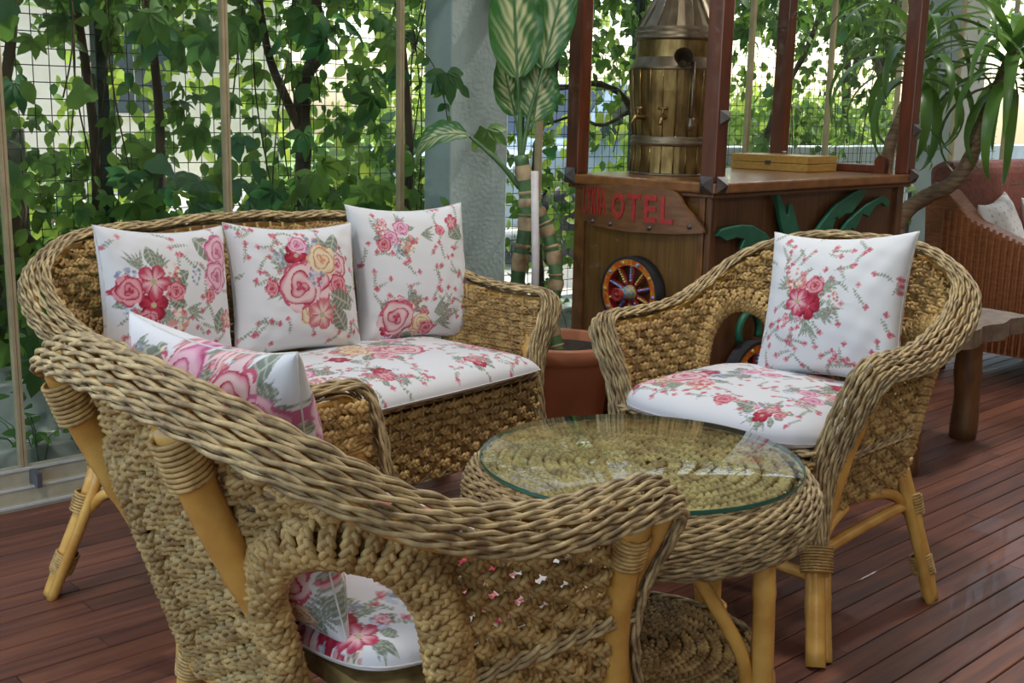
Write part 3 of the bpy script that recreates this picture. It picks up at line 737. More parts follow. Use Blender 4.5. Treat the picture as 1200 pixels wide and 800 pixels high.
for k in range(4):
    a = k * math.pi / 2 + R_(-62); c, s_ = math.cos(a), math.sin(a)
    f = lambda r, z, da=0: (r * math.cos(a + da), r * math.sin(a + da), z)
    cane('leg', [f(.272, 0), f(.268, .15), f(.262, .30), f(.255, .42)], .0185, tb)
    mb = MB(); wrap_band(mb, f(.263, SZ - .055), f(.263, SZ + .0), .03, rw=.0042, n=5); mb.build('binding', M_WRAP, tb)
    for sg in (1, -1):
        cane('brace', [f(.245, .12, sg * .02), f(.243, .22, sg * .10), f(.225, .33, sg * .36), f(.205, .405, sg * .58)], .012, tb, nodes=False)
#SPLIT2
# ------------------------------------------------------------------ wooden cart
M_CW = mat('dark_walnut_panel', (.135, .052, .014), (.075, .027, .008), .38, 6, (14, 14, 1), bump=.06, coat=.25)
M_CP = mat('honey_oak_panel', (.20, .095, .020), (.13, .056, .011), .36, 6, (16, 16, 1), bump=.06, coat=.25)
M_CT = mat('warm_walnut_trim', (.24, .095, .024), (.14, .052, .014), .3, 8, (3, 3, 3), coat=.4)
M_CPOST = mat('red_mahogany_post', (.125, .030, .012), (.07, .018, .009), .3, 6, (8, 8, 1), coat=.35)
M_STUD = mat('dark_pewter_stud', (.11, .09, .08), (.06, .05, .05), .4, 30, metal=.4)
M_RED = mat('red_paint', (.42, .03, .022), (.30, .02, .016), .5, 60)
M_GREEN = mat('green_paint', (.012, .125, .07), (.008, .095, .052), .45, 30)
M_BLACK = mat('black_rubber', (.025, .025, .03), (.015, .015, .018), .5, 30)
CZ = .911; CA, CB = .602, 1.263
cart = empty('wooden_cart', (.581, 3.356, 0), R_(45)); tag(cart, 'dark wooden display cart with corner posts, painted wheels and carved sign', 'cart')
# cart local: x along the long right-hand face, y along the short left-hand face; corner at the origin
ins = .03
b = MB(); b.box((ins + .012, ins + .012, .10), (CB - ins, CA - ins, CZ - .03)); b.build('body', M_CW, cart, smooth=False)
mb = MB(); mb.box((ins + .006, ins + .045, .14), (ins + .014, CA - ins - .045, CZ - .055)); mb.build('end_panel', M_CP, cart, smooth=False)
for y0, y1 in ((ins, ins + .018), (ins + .022, ins + .045), (CA - ins - .045, CA - ins)):
    mb = MB(); mb.box((ins - .002, y0, .08), (ins + .02, y1, CZ - .03)); mb.build('stile', M_CT if y0 > ins else M_CW, cart, smooth=False, bevel=.003)
for x0, x1 in ((ins, ins + .03), (CB - ins - .045, CB - ins)):
    mb = MB(); mb.box((x0, ins - .002, .08), (x1, ins + .02, CZ - .03)); mb.build('stile', M_CW, cart, smooth=False, bevel=.003)
mb = MB(); mb.box((ins, ins + .04, CZ - .06), (ins + .016, CA - ins - .04, CZ - .03)); mb.build('rail', M_CW, cart, smooth=False)
tp = MB(); tp.box((0, 0, CZ - .032), (CB, CA, CZ)); tp.build('cart_top', M_CT, cart, smooth=False, bevel=.006)
ml = MB(); ml.box((.012, .012, CZ - .046), (CB - .012, CA - .012, CZ - .032)); ml.build('moulding', M_CW, cart, smooth=False, bevel=.004)
for (x, y) in ((.032, .032), (.032, CA - .032), (CB - .032, .032), (CB - .032, CA - .032)):
    mb = MB(); mb.box((x - .027, y - .027, CZ), (x + .027, y + .027, 2.15)); p = mb.build('post', M_CPOST, cart, smooth=False, bevel=.004)
for z in (2.10,):
    for a, b_ in (((0, 0, z), (CB, .055, z + .06)), ((0, CA - .055, z), (CB, CA, z + .06)), ((0, 0, z), (.055, CA, z + .06)), ((CB - .055, 0, z), (CB, CA, z + .06))):
        mb = MB(); mb.box(a, b_); mb.build('canopy_beam', M_CPOST, cart, smooth=False)
def stud(c, n, r=.024, h=.024):
    n = np.array(n, float); u = np.array((0, 0, 1.)) if abs(n[2]) < .5 else np.array((1., 0, 0)); v = np.cross(n, u); c = np.array(c, float)
    V = [c + r * (a * u + b * v) for a, b in ((1, 1), (1, -1), (-1, -1), (-1, 1))] + [c + n * h]
    mb = MB(); mb.add(V, [(0, 1, 2, 3)], [(0, 4, 1), (1, 4, 2), (2, 4, 3), (3, 4, 0)]); mb.build('corner_stud', M_STUD, cart, smooth=False)
stud((-.001, .03, CZ - .005), (-1, 0, 0)); stud((.03, -.001, CZ - .005), (0, -1, 0)); stud((-.001, CA - .03, CZ - .005), (-1, 0, 0)); stud((CB - .03, -.001, CZ - .005), (0, -1, 0)); stud((.032, .004, 1.10), (0, -1, 0), .02); stud((CB - .032, .004, 1.07), (0, -1, 0), .02)
# raised rear gallery rail with turned ends
mb = MB(); mb.box((CB - .09, .10, CZ), (CB - .065, CA - .08, CZ + .03)); mb.build('gallery_rail', M_CPOST, cart, smooth=False, bevel=.004)
for y in (.10, CA - .08):
    mb = MB(); mb.prism([(y - .02, 0), (y + .02, 0), (y + .022, .035)] + [(y + .022 * math.cos(a), .035 + .03 * math.sin(a)) for a in np.linspace(.3, 2.84, 8)] + [(y - .022, .035)], 0, .03, ((CB - .095, 0, CZ), (0, 1, 0), (0, 0, 1), (1, 0, 0))); mb.build('gallery_end', M_CPOST, cart, smooth=False)
# palm leaves cut from green board on the long face
palms = [[(0.049, 0.754), (.07, .772), (0.113, 0.777), (.18, .78), (0.238, 0.775), (0.313, 0.747), (0.368, 0.703), (.42, .62), (.36, .62), (0.29, 0.66), (0.262, 0.716), (0.20, 0.70), (.178, .705), (.195, .735), (0.153, 0.742), (.10, .735)],
         [(0.357, 0.869), (0.378, 0.866), (0.414, 0.818), (0.430, 0.795), (.436, .80), (0.440, 0.834), (.455, .832), (0.478, 0.793), (0.520, 0.725), (.54, .62), (.45, .62), (0.425, 0.718), (0.39, 0.781)],
         [(0.589, 0.714), (0.648, 0.763), (0.724, 0.817), (0.833, 0.854), (0.937, 0.877), (.94, .868), (0.908, 0.833), (.86, .80), (0.842, 0.785), (.80, .785), (0.759, 0.769), (.735, .775), (0.705, 0.70), (.64, .62), (.55, .62)],
         [(0.751, 0.71), (0.819, 0.76), (0.93, 0.808), (1.031, 0.835), (1.075, .834), (1.103, 0.82), (1.107, 0.801), (1.085, .798), (1.048, 0.812), (1.0, .80), (0.976, 0.778), (.965, .765), (.945, .772), (0.917, 0.779), (.89, .74), (0.864, 0.725), (.85, .735), (.81, .70), (.74, .62), (.66, .62)]]
for p in palms:
    mb = MB(); mb.prism(p, 0, .014, ((0, ins, 0), (1, 0, 0), (0, 0, 1), (0, -1, 0))); mb.build('palm_leaf', M_GREEN, cart, smooth=False, bevel=.003)
mb = MB(); mb.prism([(.55, .62), (.62, .62), (.56, .3), (.52, .11), (.44, .11), (.47, .3)], 0, .014, ((0, ins, 0), (1, 0, 0), (0, 0, 1), (0, -1, 0))); mb.build('palm_trunk', M_CT, cart, smooth=False)
mb = MB(); a = np.linspace(-.4, 3.6, 20); mb.tube(np.stack([.25 + .055 * np.cos(a), np.full(20, ins - .012), .44 + .06 * np.sin(a)], 1), .012, 8); mb.build('green_ring', M_GREEN, cart)
# painted cart wheels
def rim_color_mat():
    m = bpy.data.materials.new('painted_orange_rim'); m.use_nodes = True; nt = m.node_tree; b = nt.nodes['Principled BSDF']; b.inputs['Roughness'].default_value = .4
    tc = nt.nodes.new('ShaderNodeTexCoord'); n = nt.nodes.new('ShaderNodeTexNoise'); n.inputs['Scale'].default_value = 55
    r = nt.nodes.new('ShaderNodeValToRGB'); e = r.color_ramp.elements; e[0].position = .4; e[0].color = (.50, .075, .012, 1); e[1].position = .62; e[1].color = (.62, .25, .02, 1)
    nt.links.new(tc.outputs['Object'], n.inputs['Vector']); nt.links.new(n.outputs['Fac'], r.inputs[0]); nt.links.new(r.outputs[0], b.inputs['Base Color']); return m
M_ORIM = rim_color_mat()
M_YEL = mat('yellow_paint', (.62, .46, .12), (.5, .35, .08), .5, 80)
M_BLU = mat('blue_white_paint', (.35, .42, .62), (.10, .16, .42), .5, 120)
M_HUB = mat('painted_hub', (.08, .20, .36), (.40, .30, .06), .45, 70, ramp=(.45, .55))
def wheel(name, R, Mx, parent, full=True):
    """wheel in its local xy plane, axle +z"""
    w = empty(name); w.parent = parent; w.matrix_local = Mx
    def ring(r0, r1, z0, z1, nm, mt, seg=48):
        mb = MB(); mb.lathe([(r0, z0), (r1, z0), (r1, z1), (r0, z1), (r0, z0)], seg); return mb.build(nm, mt, w, smooth=False)
    ring(R * .93, R, -.004, .038, 'tyre', M_BLACK); ring(R * .76, R * .93, .0, .036, 'felloe', M_ORIM)
    ring(R * .745, R * .765, .002, .034, 'felloe_lip', M_RED)
    for k in range(10):
        a = k * math.pi / 5 + .28; c, s = math.cos(a), math.sin(a)
        mb = MB(); mb.tube([(c * R * .16, s * R * .16, .022), (c * R * .77, s * R * .77, .018)], R * .075, 6); sp = mb.build('spoke', M_RED, w)
        mb = MB()
        for q in np.linspace(.34, .72, 6): mb.lathe([(.0001, .0), (R * .045, .001), (R * .03, .008), (.0001, .010)], 6, (c * R * q, s * R * q, .018 + R * .062))
        mb.build('spoke_dots', M_YEL if k % 2 else M_BLU, w)
        a += math.pi / 10
        mb = MB(); mb.lathe([(.0001, .003), (R * .05, .003), (R * .05, 0)][::-1], 8, (R * .845 * math.cos(a), R * .845 * math.sin(a), .0365)); mb.build('rosette', M_BLU if k % 2 else M_YEL, w)
    mb = MB(); mb.lathe([(R * .20, .0), (R * .22, .03), (R * .17, .034), (R * .19, .05), (R * .14, .054), (R * .165, .075), (R * .14, .08)], 20); mb.build('hub', M_HUB, w)
    mb = MB(); mb.lathe([(R * .14, .078), (R * .19, .095), (R * .17, .098), (R * .11, .088), (R * .06, .088), (R * .05, .10), (.0005, .102)], 20); mb.build('hub_cap', M_RED, w)
    return w
wheel('end_wheel', .115, Matrix.Translation((ins - .002, .30, .552)) @ Matrix(((0, 0, -1), (-1, 0, 0), (0, 1, 0))).to_4x4(), cart)
wheel('side_wheel', .15, Matrix.Translation((.27, ins - .004, .26)) @ Matrix(((1, 0, 0), (0, 0, -1), (0, 1, 0))).to_4x4(), cart)
# carved name board, bowed out from the short face
sg_o = [(.037, .762), (.042, .787), (.078, .815), (.105, .838), (.122, .868), (.145, .882), (.22, .888), (.307, .891), (.42, .889), (.50, .886), (.522, .880), (.530, .868), (.530, .79), (.520, .765), (.479, .751), (.39, .746), (.299, .744), (.132, .752)]
M_SIGN = mat('carved_brown_board', (.20, .085, .030), (.13, .050, .018), .4, 8, (2, 2, 10), bump=.1, coat=.2)
def bow(y): return .008 + .030 * (1 - ((y - .25) / .29) ** 2)
def densify(p, d):
    o = []
    for i in range(len(p)):
        a, b = np.array(p[i]), np.array(p[(i + 1) % len(p)]); n = max(int(np.linalg.norm(b - a) / d), 1)
        o += [tuple(a + (b - a) * k / n) for k in range(n)]
    return o
ys = np.linspace(.038, .530, 50)
from_poly = np.array(sg_o)
def ylim(y):
    zs = []
    for i in range(len(sg_o)):
        (a, za), (b, zb) = sg_o[i], sg_o[(i + 1) % len(sg_o)]
        if (a - y) * (b - y) <= 0 and a != b: zs.append(za + (zb - za) * (y - a) / (b - a))
    return (min(zs), max(zs)) if zs else (.8, .8)
mb = MB(); V = []
for y in ys:
    z0, z1 = ylim(y); xb = ins - .004 - bow(y)
    V += [(xb, y, z0), (xb, y, z1), (xb + .016, y, z1), (xb + .016, y, z0)]
n = len(ys); Q = []
for i in range(n - 1):
    for j in range(4): Q.append((i * 4 + j, i * 4 + (j + 1) % 4, (i + 1) * 4 + (j + 1) % 4, (i + 1) * 4 + j))
Q += [(3, 2, 1, 0), ((n - 1) * 4, (n - 1) * 4 + 1, (n - 1) * 4 + 2, (n - 1) * 4 + 3)]
mb.add(V, Q); sign = mb.build('name_board', M_SIGN, cart, smooth=False)
def letter(ch, y0, y1, z0, z1, mt, parent, depth=.004, off=.022):
    cu = bpy.data.curves.new('letter', 'FONT'); cu.body = ch; cu.size = 1; cu.extrude = .0; cu.resolution_u = 3; cu.offset = off
    tmp = bpy.data.objects.new('letter_tmp', cu); COL.objects.link(tmp); bpy.context.view_layer.update()
    me = bpy.data.meshes.new_from_object(tmp.evaluated_get(bpy.context.evaluated_depsgraph_get())); bpy.data.objects.remove(tmp, do_unlink=True); bpy.data.curves.remove(cu)
    V = np.array([v.co for v in me.vertices]); F = [tuple(p.vertices) for p in me.polygons]
    lo, hi = V.min(0), V.max(0); V = (V - lo) / np.maximum(hi - lo, 1e-6)
    yy = y0 + (y1 - y0) * V[:, 0]; zz = z0 + (z1 - z0) * V[:, 1]
    nv = len(V); W = np.array([(ins - .004 - bow(y) - depth, y, z) for y, z in zip(yy, zz)] + [(ins - .004 - bow(y) + .002, y, z) for y, z in zip(yy, zz)])
    from collections import Counter
    ec = Counter()
    for f in F:
        for a, b in zip(f, f[1:] + f[:1]): ec[(a, b)] += 1
    T = [(f[0], f[i], f[i + 1]) for f in F for i in range(1, len(f) - 1)]
    Qs = [(a, b, b + nv, a + nv) for (a, b) in ec if (b, a) not in ec]
    bpy.data.meshes.remove(me)
    mb = MB(); mb.add(W, Qs, T); return mb.build('letter', mt, parent, smooth=False)
# y grows to the left in the picture, so each letter runs from high y to low y
for ch, a, b_ in (('L', .521, .504), ('Y', .500, .480), ('K', .475, .455), ('I', .450, .444), ('A', .438, .411), ('O', .382, .328), ('T', .318, .262), ('E', .248, .200), ('L', .186, .140)):
    big = ch in 'OTE' or a < .19
    letter(ch, a, b_, .780 if big else .786, .862 if big else .872, M_RED, sign, off=.022 if big else .004)
for y, z in ((.472, .763), (.388, .762), (.225, .763), (.082, .778)):
    mb = MB(); mb.lathe([(.008, 0), (.0075, .004), (.004, .007), (.0003, .008)], 10); o = mb.build('bolt', M_STUD, sign); o.matrix_local = Matrix.Translation((ins - .004 - bow(y), y, z)) @ Matrix.Rotation(-math.pi / 2, 4, 'Y')

# ------------------------------------------------------------------ copper boiler and box on the cart
M_BRASS = mat('aged_brass', (.32, .22, .085), (.15, .095, .035), .34, 12, (3, 3, 1), metal=.85, bump=.15, bscale=25)
M_DBRASS = mat('dull_pewter_brass', (.24, .19, .12), (.13, .10, .065), .38, 14, metal=.8, bump=.1)
bo = empty('copper_boiler', (.525, 3.865, CZ)); tag(bo, 'tall old brass boiler with ribbed body and conical lid standing on the cart', 'samovar')
def fl(mb_prof, n=48, amp=.012): return MB().lathe(mb_prof, n, flute=np.full(len(mb_prof), amp))
def staves(name, prof, mt, n=22, gap=.985):
    """body hammered into staves: a faceted drum with raised seams"""
    mb = MB(); mb.lathe(prof, n * 2); o = mb.build(name, mt, bo, smooth=False)
    for k in range(n):
        a = k * 2 * math.pi / n
        P = [((r + .0015) * math.cos(a), (r + .0015) * math.sin(a), z) for r, z in prof]
        s = MB(); s.tube(P, .0028, 5); s.build('seam', mt, o)
    return o
staves('base_drum', [(.141, .004), (.139, .095)], M_BRASS)
staves('body', [(.137, .125), (.142, .17), (.152, .27), (.155, .335)], M_BRASS)
for nm, p in (('foot_ring', [(.146, 0), (.148, .004), (.143, .008)]), ('belt', [(.139, .093), (.146, .098), (.146, .108), (.142, .112), (.145, .118), (.140, .126)]),
              ('shoulder', [(.155, .333), (.158, .338), (.156, .345), (.142, .368), (.139, .376)]), ('lid_flange', [(.140, .428), (.147, .432), (.148, .438), (.140, .442), (.143, .450), (.141, .456), (.136, .458), (.139, .466), (.134, .474)])):
    MB().lathe(p, 48).build(nm, M_DBRASS, bo)
MB().lathe([(.139, .374), (.137, .428)], 40).build('neck', M_BRASS, bo)
staves('lid_cone', [(.134, .472), (.10, .535), (.066, .60), (.050, .64), (.030, .66)], M_DBRASS, 14)
MB().lathe([(.032, .655), (.036, .665), (.03, .675), (.016, .69), (.022, .71), (.016, .725), (.001, .73)], 20).build('finial', M_DBRASS, bo)
def facing(ang, r, z): return np.array((r * math.cos(ang), r * math.sin(ang), z))
af = R_(-93)
d = np.array((math.cos(af), math.sin(af), 0))
P0 = facing(af, .148, .352)
mb = MB(); mb.tube([P0, P0 + d * .03 + (0, 0, .012), P0 + d * .055 + (0, 0, .02)], [.012, .016, .030], 16, caps=False); sp_ = mb.build('funnel', M_DBRASS, bo); sp_.data.materials[0].use_backface_culling = False
e = facing(af + .24, .156, .36); mb = MB(); mb.tube([e, facing(af + .24, .163, .25), facing(af + .24, .156, .165)], .006, 8); mb.build('sight_tube', M_DBRASS, bo)
mb = MB(); mb.lathe([(.001, -.022), (.012, -.02), (.014, 0), (.010, .008), (.013, .018), (.001, .024)], 12, tuple(facing(af + .24, .158, .165))); mb.build('sight_tube_nut', M_DBRASS, bo)
for k, an in enumerate((af - .85, af - .32)):
    c = facing(an, .14, .185); dd = np.array((math.cos(an), math.sin(an), 0))
    tp_ = MB(); tp_.tube([c, c + dd * .045, c + dd * .062 - (0, 0, .022)], [.0085, .008, .006], 8); t_ = tp_.build('tap', M_BRASS, bo)
    mb = MB(); mb.tube([c + dd * .032 + (0, 0, .0), c + dd * .032 + (0, 0, .028)], .005, 6); side = np.array((-dd[1], dd[0], 0)); mb.tube([c + dd * .032 + (0, 0, .028) - side * .016, c + dd * .032 + (0, 0, .028) + side * .016], .0045, 6); mb.build('tap_handle', M_BRASS, t_)
M_BOXW = mat('yellow_varnished_pine', (.42, .25, .055), (.33, .18, .035), .3, 8, (2, 12, 12), coat=.3)
bx = empty('game_box', (.581 + .7071 * (1.03 - .42), 3.356 + .7071 * (1.03 + .42), CZ + .0005), R_(45)); tag(bx, 'flat varnished wooden games box lying on the cart top', 'box')
for nm, z0, z1 in (('box_base', 0, .027), ('box_lid', .0285, .056)):
    mb = MB(); mb.box((-.105, -.165, z0), (.105, .165, z1)); mb.build(nm, M_BOXW, bx, smooth=False, bevel=.002)
mb = MB(); mb.box((-.108, -.012, .022), (-.104, .012, .036)); mb.build('catch', M_STUD, bx, smooth=False)

# ------------------------------------------------------------------ plants indoors
M_POT = mat('terracotta_plastic', (.52, .20, .095), (.46, .17, .08), .5, 6, coat=.05)
M_SOIL = mat('dark_soil', (.05, .035, .025), (.02, .015, .01), .95, 60, bump=.8)
POT = (.150, 3.55)
pot = empty('plant_pot', (*POT, 0)); tag(pot, 'round terracotta planter between the sofa and the armchair', 'pot')
MB().lathe([(.001, 0), (.125, 0), (.128, .01), (.165, .335), (.168, .34), (.168, .345), (.184, .352), (.190, .36), (.192, .395), (.188, .402), (.176, .402), (.172, .395), (.165, .37)], 64).build('pot_body', M_POT, pot)
MB().lathe([(.0005, .372), (.08, .376), (.166, .370)], 40).build('soil', M_SOIL, pot)
M_VLEAF = mat_tint('variegated_leaf', .35, .22, .5)
M_BARK = mat('banded_bark', (.36, .26, .15), (.14, .09, .05), .8, 16, (1, 1, 5), bump=.5)
M_STEMG = mat('green_stem', (.10, .20, .07), (.045, .10, .035), .45, 14)
M_SCAR = mat('papery_leaf_scar', (.46, .35, .20), (.20, .12, .05), .8, 18, bump=.6)
df = empty('dumb_cane_plant', (*POT, .372)); tag(df, 'variegated broad-leaved plant with banded trunks growing in the terracotta planter', 'plant')
def stemline(pts, r, seg_name='trunk'):
    P = cr(pts, 40); n = 40; tr_ = MB().tube(P, r, 10).build(seg_name, M_STEMG, df)
    for k in range(2, 38, 3):
        mb = MB(); h = P[k + 1] - P[k]
        if k % 2: mb.tube([P[k] - h * .4, P[k] + h * 1.1, P[k] + h * 2.2], [r * 1.03, r * 1.20, r * 1.06], 10, caps=False)
        else: mb.tube([P[k] - h * .1, P[k] + h * .25, P[k] + h * .5], [r * 1.03, r * 1.16, r * 1.03], 10, caps=False)
        mb.build('leaf_scar', M_SCAR, tr_)
stemline([(-.03, .02, -.02), (-.125, .04, .10), (-.135, .05, .22), (-.115, .05, .38), (-.115, .05, .47), (-.135, .05, .60)], .024)
stemline([(.0, .0, -.02), (-.03, .02, .10), (-.015, .03, .22), (-.045, .04, .36), (-.09, .045, .45)], .0225)
st = MB().tube([(-.085, -.02, -.02), (-.082, -.02, .25), (-.092, -.02, .555)], .0125, 10).build('support_stake', mat('white_plastic_stake', (.62, .58, .56), (.52, .48, .46), .5, 20), df)
def broad_leaf(base, tip_dir, normal, L, Wd, curl=0., seed=0):
    """blade from base along tip_dir; normal = upper face"""
    r = np.random.default_rng(seed); nu, nv = 64, 34
    t = np.array(nrm(np.array(tip_dir, float))); nn = np.array(normal, float); nn = nrm(nn - (nn @ t) * t); sd_ = np.cross(t, nn)
    u, v = np.meshgrid(np.linspace(0, 1, nu), np.linspace(-1, 1, nv), indexing='ij')
    hw = Wd / 2 * (np.sin(math.pi * np.clip(u, 0, 1) ** .72) ** .75 + .02 * (1 - u))
    ang = curl * u ** 1.3; cx = np.cumsum(np.cos(ang[:, 0])) / nu * L; cz = -np.cumsum(np.sin(ang[:, 0])) / nu * L
    fold = .22 * np.abs(v) * hw - .10 * hw * np.sin(v * v * 3) + .003 * np.sin(u * 30 + v * 4) * np.abs(v)
    V = np.array(base) + cx[:, None, None] * t + (v * hw)[..., None] * sd_ + (cz[:, None] + fold)[..., None] * nn
    strk = np.sin((u * 58 - np.abs(v) * 22) + 1.1 * np.sin(v * 5 + u * 7 + seed) + .7 * np.sin(u * 31 + seed * 2)) * .5 + .5
    mx = np.clip(1.0 - np.abs(v) * 1.45 - .35 * np.abs(u - .45) + .85 * (strk - .5) + .3 * np.sin(u * 21 + v * 9 + seed), 0, 1) ** 1.3
    mx = mx * (np.abs(v) > .05)
    C = np.array((.035, .13, .03)) * (1 - mx[..., None]) + np.array((.46, .47, .24)) * mx[..., None]
    i = np.arange(nu - 1)[:, None]; j = np.arange(nv - 1)[None]; a = i * nv + j
    Q = np.stack([a, a + 1, a + nv + 1, a + nv], -1).reshape(-1, 4)
    mb = MB(); mb.add(V.reshape(-1, 3), Q, None, C.reshape(-1, 3)); lf = mb.build('leaf', M_VLEAF, df)
    return lf, np.array(base), t
top = np.array((-.135, .05, .60))
LV = [((-.150, .02, .825), (-.07, .05, 1), (.12, -1, .1), .40, .165, -.05), ((-.075, .04, .855), (.22, .0, 1), (-.35, -1, .1), .38, .135, .1),
      ((-.155, .06, .715), (-.26, -.0, 1), (.35, -1, .0), .20, .105, .0), ((-.10, .05, .70), (.12, .15, 1), (-.1, -1, 0), .22, .14, .0),
      ((-.13, .10, .78), (.05, .5, 1), (0, -1, .5), .34, .13, .3)]
for k, (b_, td, nn, L, Wd, cu) in enumerate(LV):
    lf, bb, t = broad_leaf(b_, td, nn, L, Wd, cu, k)
    P = cr([top + (0, 0, -.02), top * .6 + np.array(b_) * .4 + (0, 0, .02), np.array(b_), np.array(b_) + nrm(np.array(td, float)) * L * .55], 14)
    MB().tube(P, np.linspace(.009, .0018, 14), 7).build('petiole', M_STEMG, lf)
lf, bb, t = broad_leaf((-.295, .03, .655), (-1, -.25, .22), (.10, -.55, 1), .26, .135, 2.2, 9)
MB().tube(cr([(-.135, .05, .50), (-.20, .04, .575), (-.295, .03, .655)], 12), np.linspace(.011, .005, 12), 7).build('petiole', M_STEMG, lf)

# yucca behind the cart
M_YLEAF = mat_tint('yucca_leaf', .38, .25, .5, vary=.15)
YB = Vector((1.68, 4.95, 0))
yu = empty('yucca_plant', YB); tag(yu, 'tall yucca with bare leaning trunks and drooping strap leaves behind the cart', 'plant')
M_YTR = mat('yucca_bark', (.25, .17, .10), (.12, .08, .045), .85, 14, (1, 1, 6), bump=.6)
ypot = empty('plant_pot', YB); tag(ypot, 'dark planter of the yucca, mostly hidden behind the cart', 'pot')
MB().lathe([(.001, 0), (.14, 0), (.17, .30), (.185, .31), (.185, .34), (.165, .34), (.16, .31)], 40).build('pot_body', M_POT, ypot)
MB().lathe([(.0005, .312), (.16, .308)], 30).build('soil', M_SOIL, ypot)
def ypt(px, py, dy):      # a spot on a trunk, read off at a known depth behind the cart
    return px - YB.x, dy - YB.y, py
T1 = [(-.03, 0, .30), (-.07, .02, .62), (-.078, .05, .944), (-.035, .05, 1.12), (.009, .05, 1.287), (.02, .05, 1.42)]
T2 = [(.03, 0, .30), (-.03, -.02, .50), (-.015, 0, .688), (.084, 0, .783), (.19, 0, .84), (.255, 0, .94), (.281, 0, 1.042), (.31, 0, 1.133), (.36, 0, 1.28), (.40, 0, 1.40)]
for T, r in ((T1, .026), (T2, .034)):
    P = cr(T, 40); rr = r * (1 + .05 * np.sin(np.arange(40) * 2.1)) * np.linspace(1.1, .8, 40); MB().tube(P, rr, 10).build('trunk', M_YTR, yu)
def strap(base, az, el, L, wd, droop, seed):
    r = np.random.default_rng(seed); n = 14; s = np.linspace(0, 1, n); e = el - droop * s ** 1.2
    st_ = L / n; dx = np.cumsum(np.cos(e) * st_); dz = np.cumsum(np.sin(e) * st_)
    c, sn = math.cos(az), math.sin(az); P = np.array(base) + np.stack([dx * c, dx * sn, dz], 1); side = np.array((-sn, c, 0))
    up = np.stack([-np.sin(e) * c, -np.sin(e) * sn, np.cos(e)], 1); w = wd / 2 * np.clip(.25 + s * 6, 0, 1) ** .6 * (1 - s ** 1.8) ** .8 + .0006
    V = np.stack([P - w[:, None] * side + .18 * w[:, None] * up, P - .003 * up, P + w[:, None] * side + .18 * w[:, None] * up], 1).reshape(-1, 3)
    Q = []
    for i in range(n - 1):
        for j in range(2): a = i * 3 + j; Q.append((a, a + 1, a + 4, a + 3))
    g = r.uniform(.8, 1.25); col = np.array((.075, .17, .035)) * g
    mb = MB(); mb.add(V, Q, None, np.tile(col, (len(V), 1))); mb.build('leaf', M_YLEAF, yu)
k = 0
for base, n, LL in (((.02, .05, 1.42), 30, .58), ((.40, 0, 1.40), 40, .62)):
    for q in range(n):
        az = q * 2.399 + .3; el = 1.25 - 1.5 * (q / n); b = np.array(base) + np.array((0, 0, -.16 * q / n))
        strap(b, az, el, LL * random.uniform(.8, 1.1), random.uniform(.050, .066), 1.8 + .9 * random.random() + .4 * (q / n), k); k += 1

# ------------------------------------------------------------------ rustic bench and rattan couch at the right
M_LOG = mat('rough_orange_log', (.26, .115, .030), (.11, .05, .02), .5, 9, (2, 2, .6), bump=.3, coat=.15)
M_SLAB = mat('weathered_slab', (.27, .20, .14), (.15, .10, .065), .6, 10, (2, 2, 2), bump=.4)
bn = empty('rustic_bench', (1.60, 3.97, 0), R_(45)); tag(bn, 'rustic low log bench with a thick slab top behind the armchair', 'bench')
mb = MB(); n = 14; r = np.random.default_rng(3)
out = [(-.68 + .80 * i / n, -.16 + .012 * math.sin(i * 1.7)) for i in range(n + 1)] + [(.15, -.08), (.16, 0), (.14, .09)] + [(.12 - .80 * i / n, .16 + .012 * math.sin(i * 2.3)) for i in range(n + 1)]
mb.prism(out, .385, .445); mb.build('slab_top', M_SLAB, bn, smooth=False, bevel=.012)
for x, y in ((-.01, -.03), (-.58, -.09), (-.58, .09)):
    P = cr([(x, y, 0), (x + .004, y, .15), (x - .003, y + .004, .28), (x, y, .39)], 12); MB().tube(P, .046 * (1 + .05 * np.sin(np.arange(12) * 1.3)), 12).build('leg', M_LOG, bn)

M_RATT = mat('brown_rattan', (.38, .13, .04), (.22, .072, .022), .5, 30, (1, 1, 8), bump=.8, bscale=90)
M_RATB = mat('rust_rattan_back', (.26, .085, .06), (.18, .055, .04), .7, 40, bump=.8, bscale=120)
co = empty('rattan_couch', (2.70, 5.35, 0), R_(-47)); tag(co, 'brown rattan couch with a high rolled arm in the right background', 'couch')
# local: +x forward (towards viewer-left), y to the side
def arm(y0, y1):
    a = np.linspace(0, math.pi, 10)
    prof = [(-.36, .12), (.40, .12), (.40, .50)] + [(.40 - .0 + .0, .52)] + [(.33 + .07 * math.cos(t), .53 + .06 * math.sin(t)) for t in a[1:6]] + [(.0, .60), (-.22, .68), (-.34, .80), (-.40, .84), (-.44, .80), (-.42, .5)]
    mb = MB(); mb.prism(prof, y0, y1, ((0, 0, 0), (1, 0, 0), (0, 0, 1), (0, 1, 0))); return mb.build('arm', M_RATT, co, smooth=False, bevel=.03)
arm(-.78, -.64); arm(.64, .78)
mb = MB(); mb.box((-.40, -.64, .12), (.34, .64, .36)); mb.build('seat_base', M_RATT, co, smooth=False, bevel=.02)
mb = MB(); mb.prism([(-.44, .30), (-.30, .30), (-.36, .90), (-.42, .94), (-.50, .90)], -.66, .66, ((0, 0, 0), (1, 0, 0), (0, 0, 1), (0, 1, 0))); mb.build('back', M_RATB, co, smooth=False, bevel=.03)
for x in (-.34, .34):
    for y in (-.70, .70):
        mb = MB(); mb.tube([(x, y, 0), (x, y, .13)], [.03, .035], 10); mb.build('foot', M_CPOST, co)
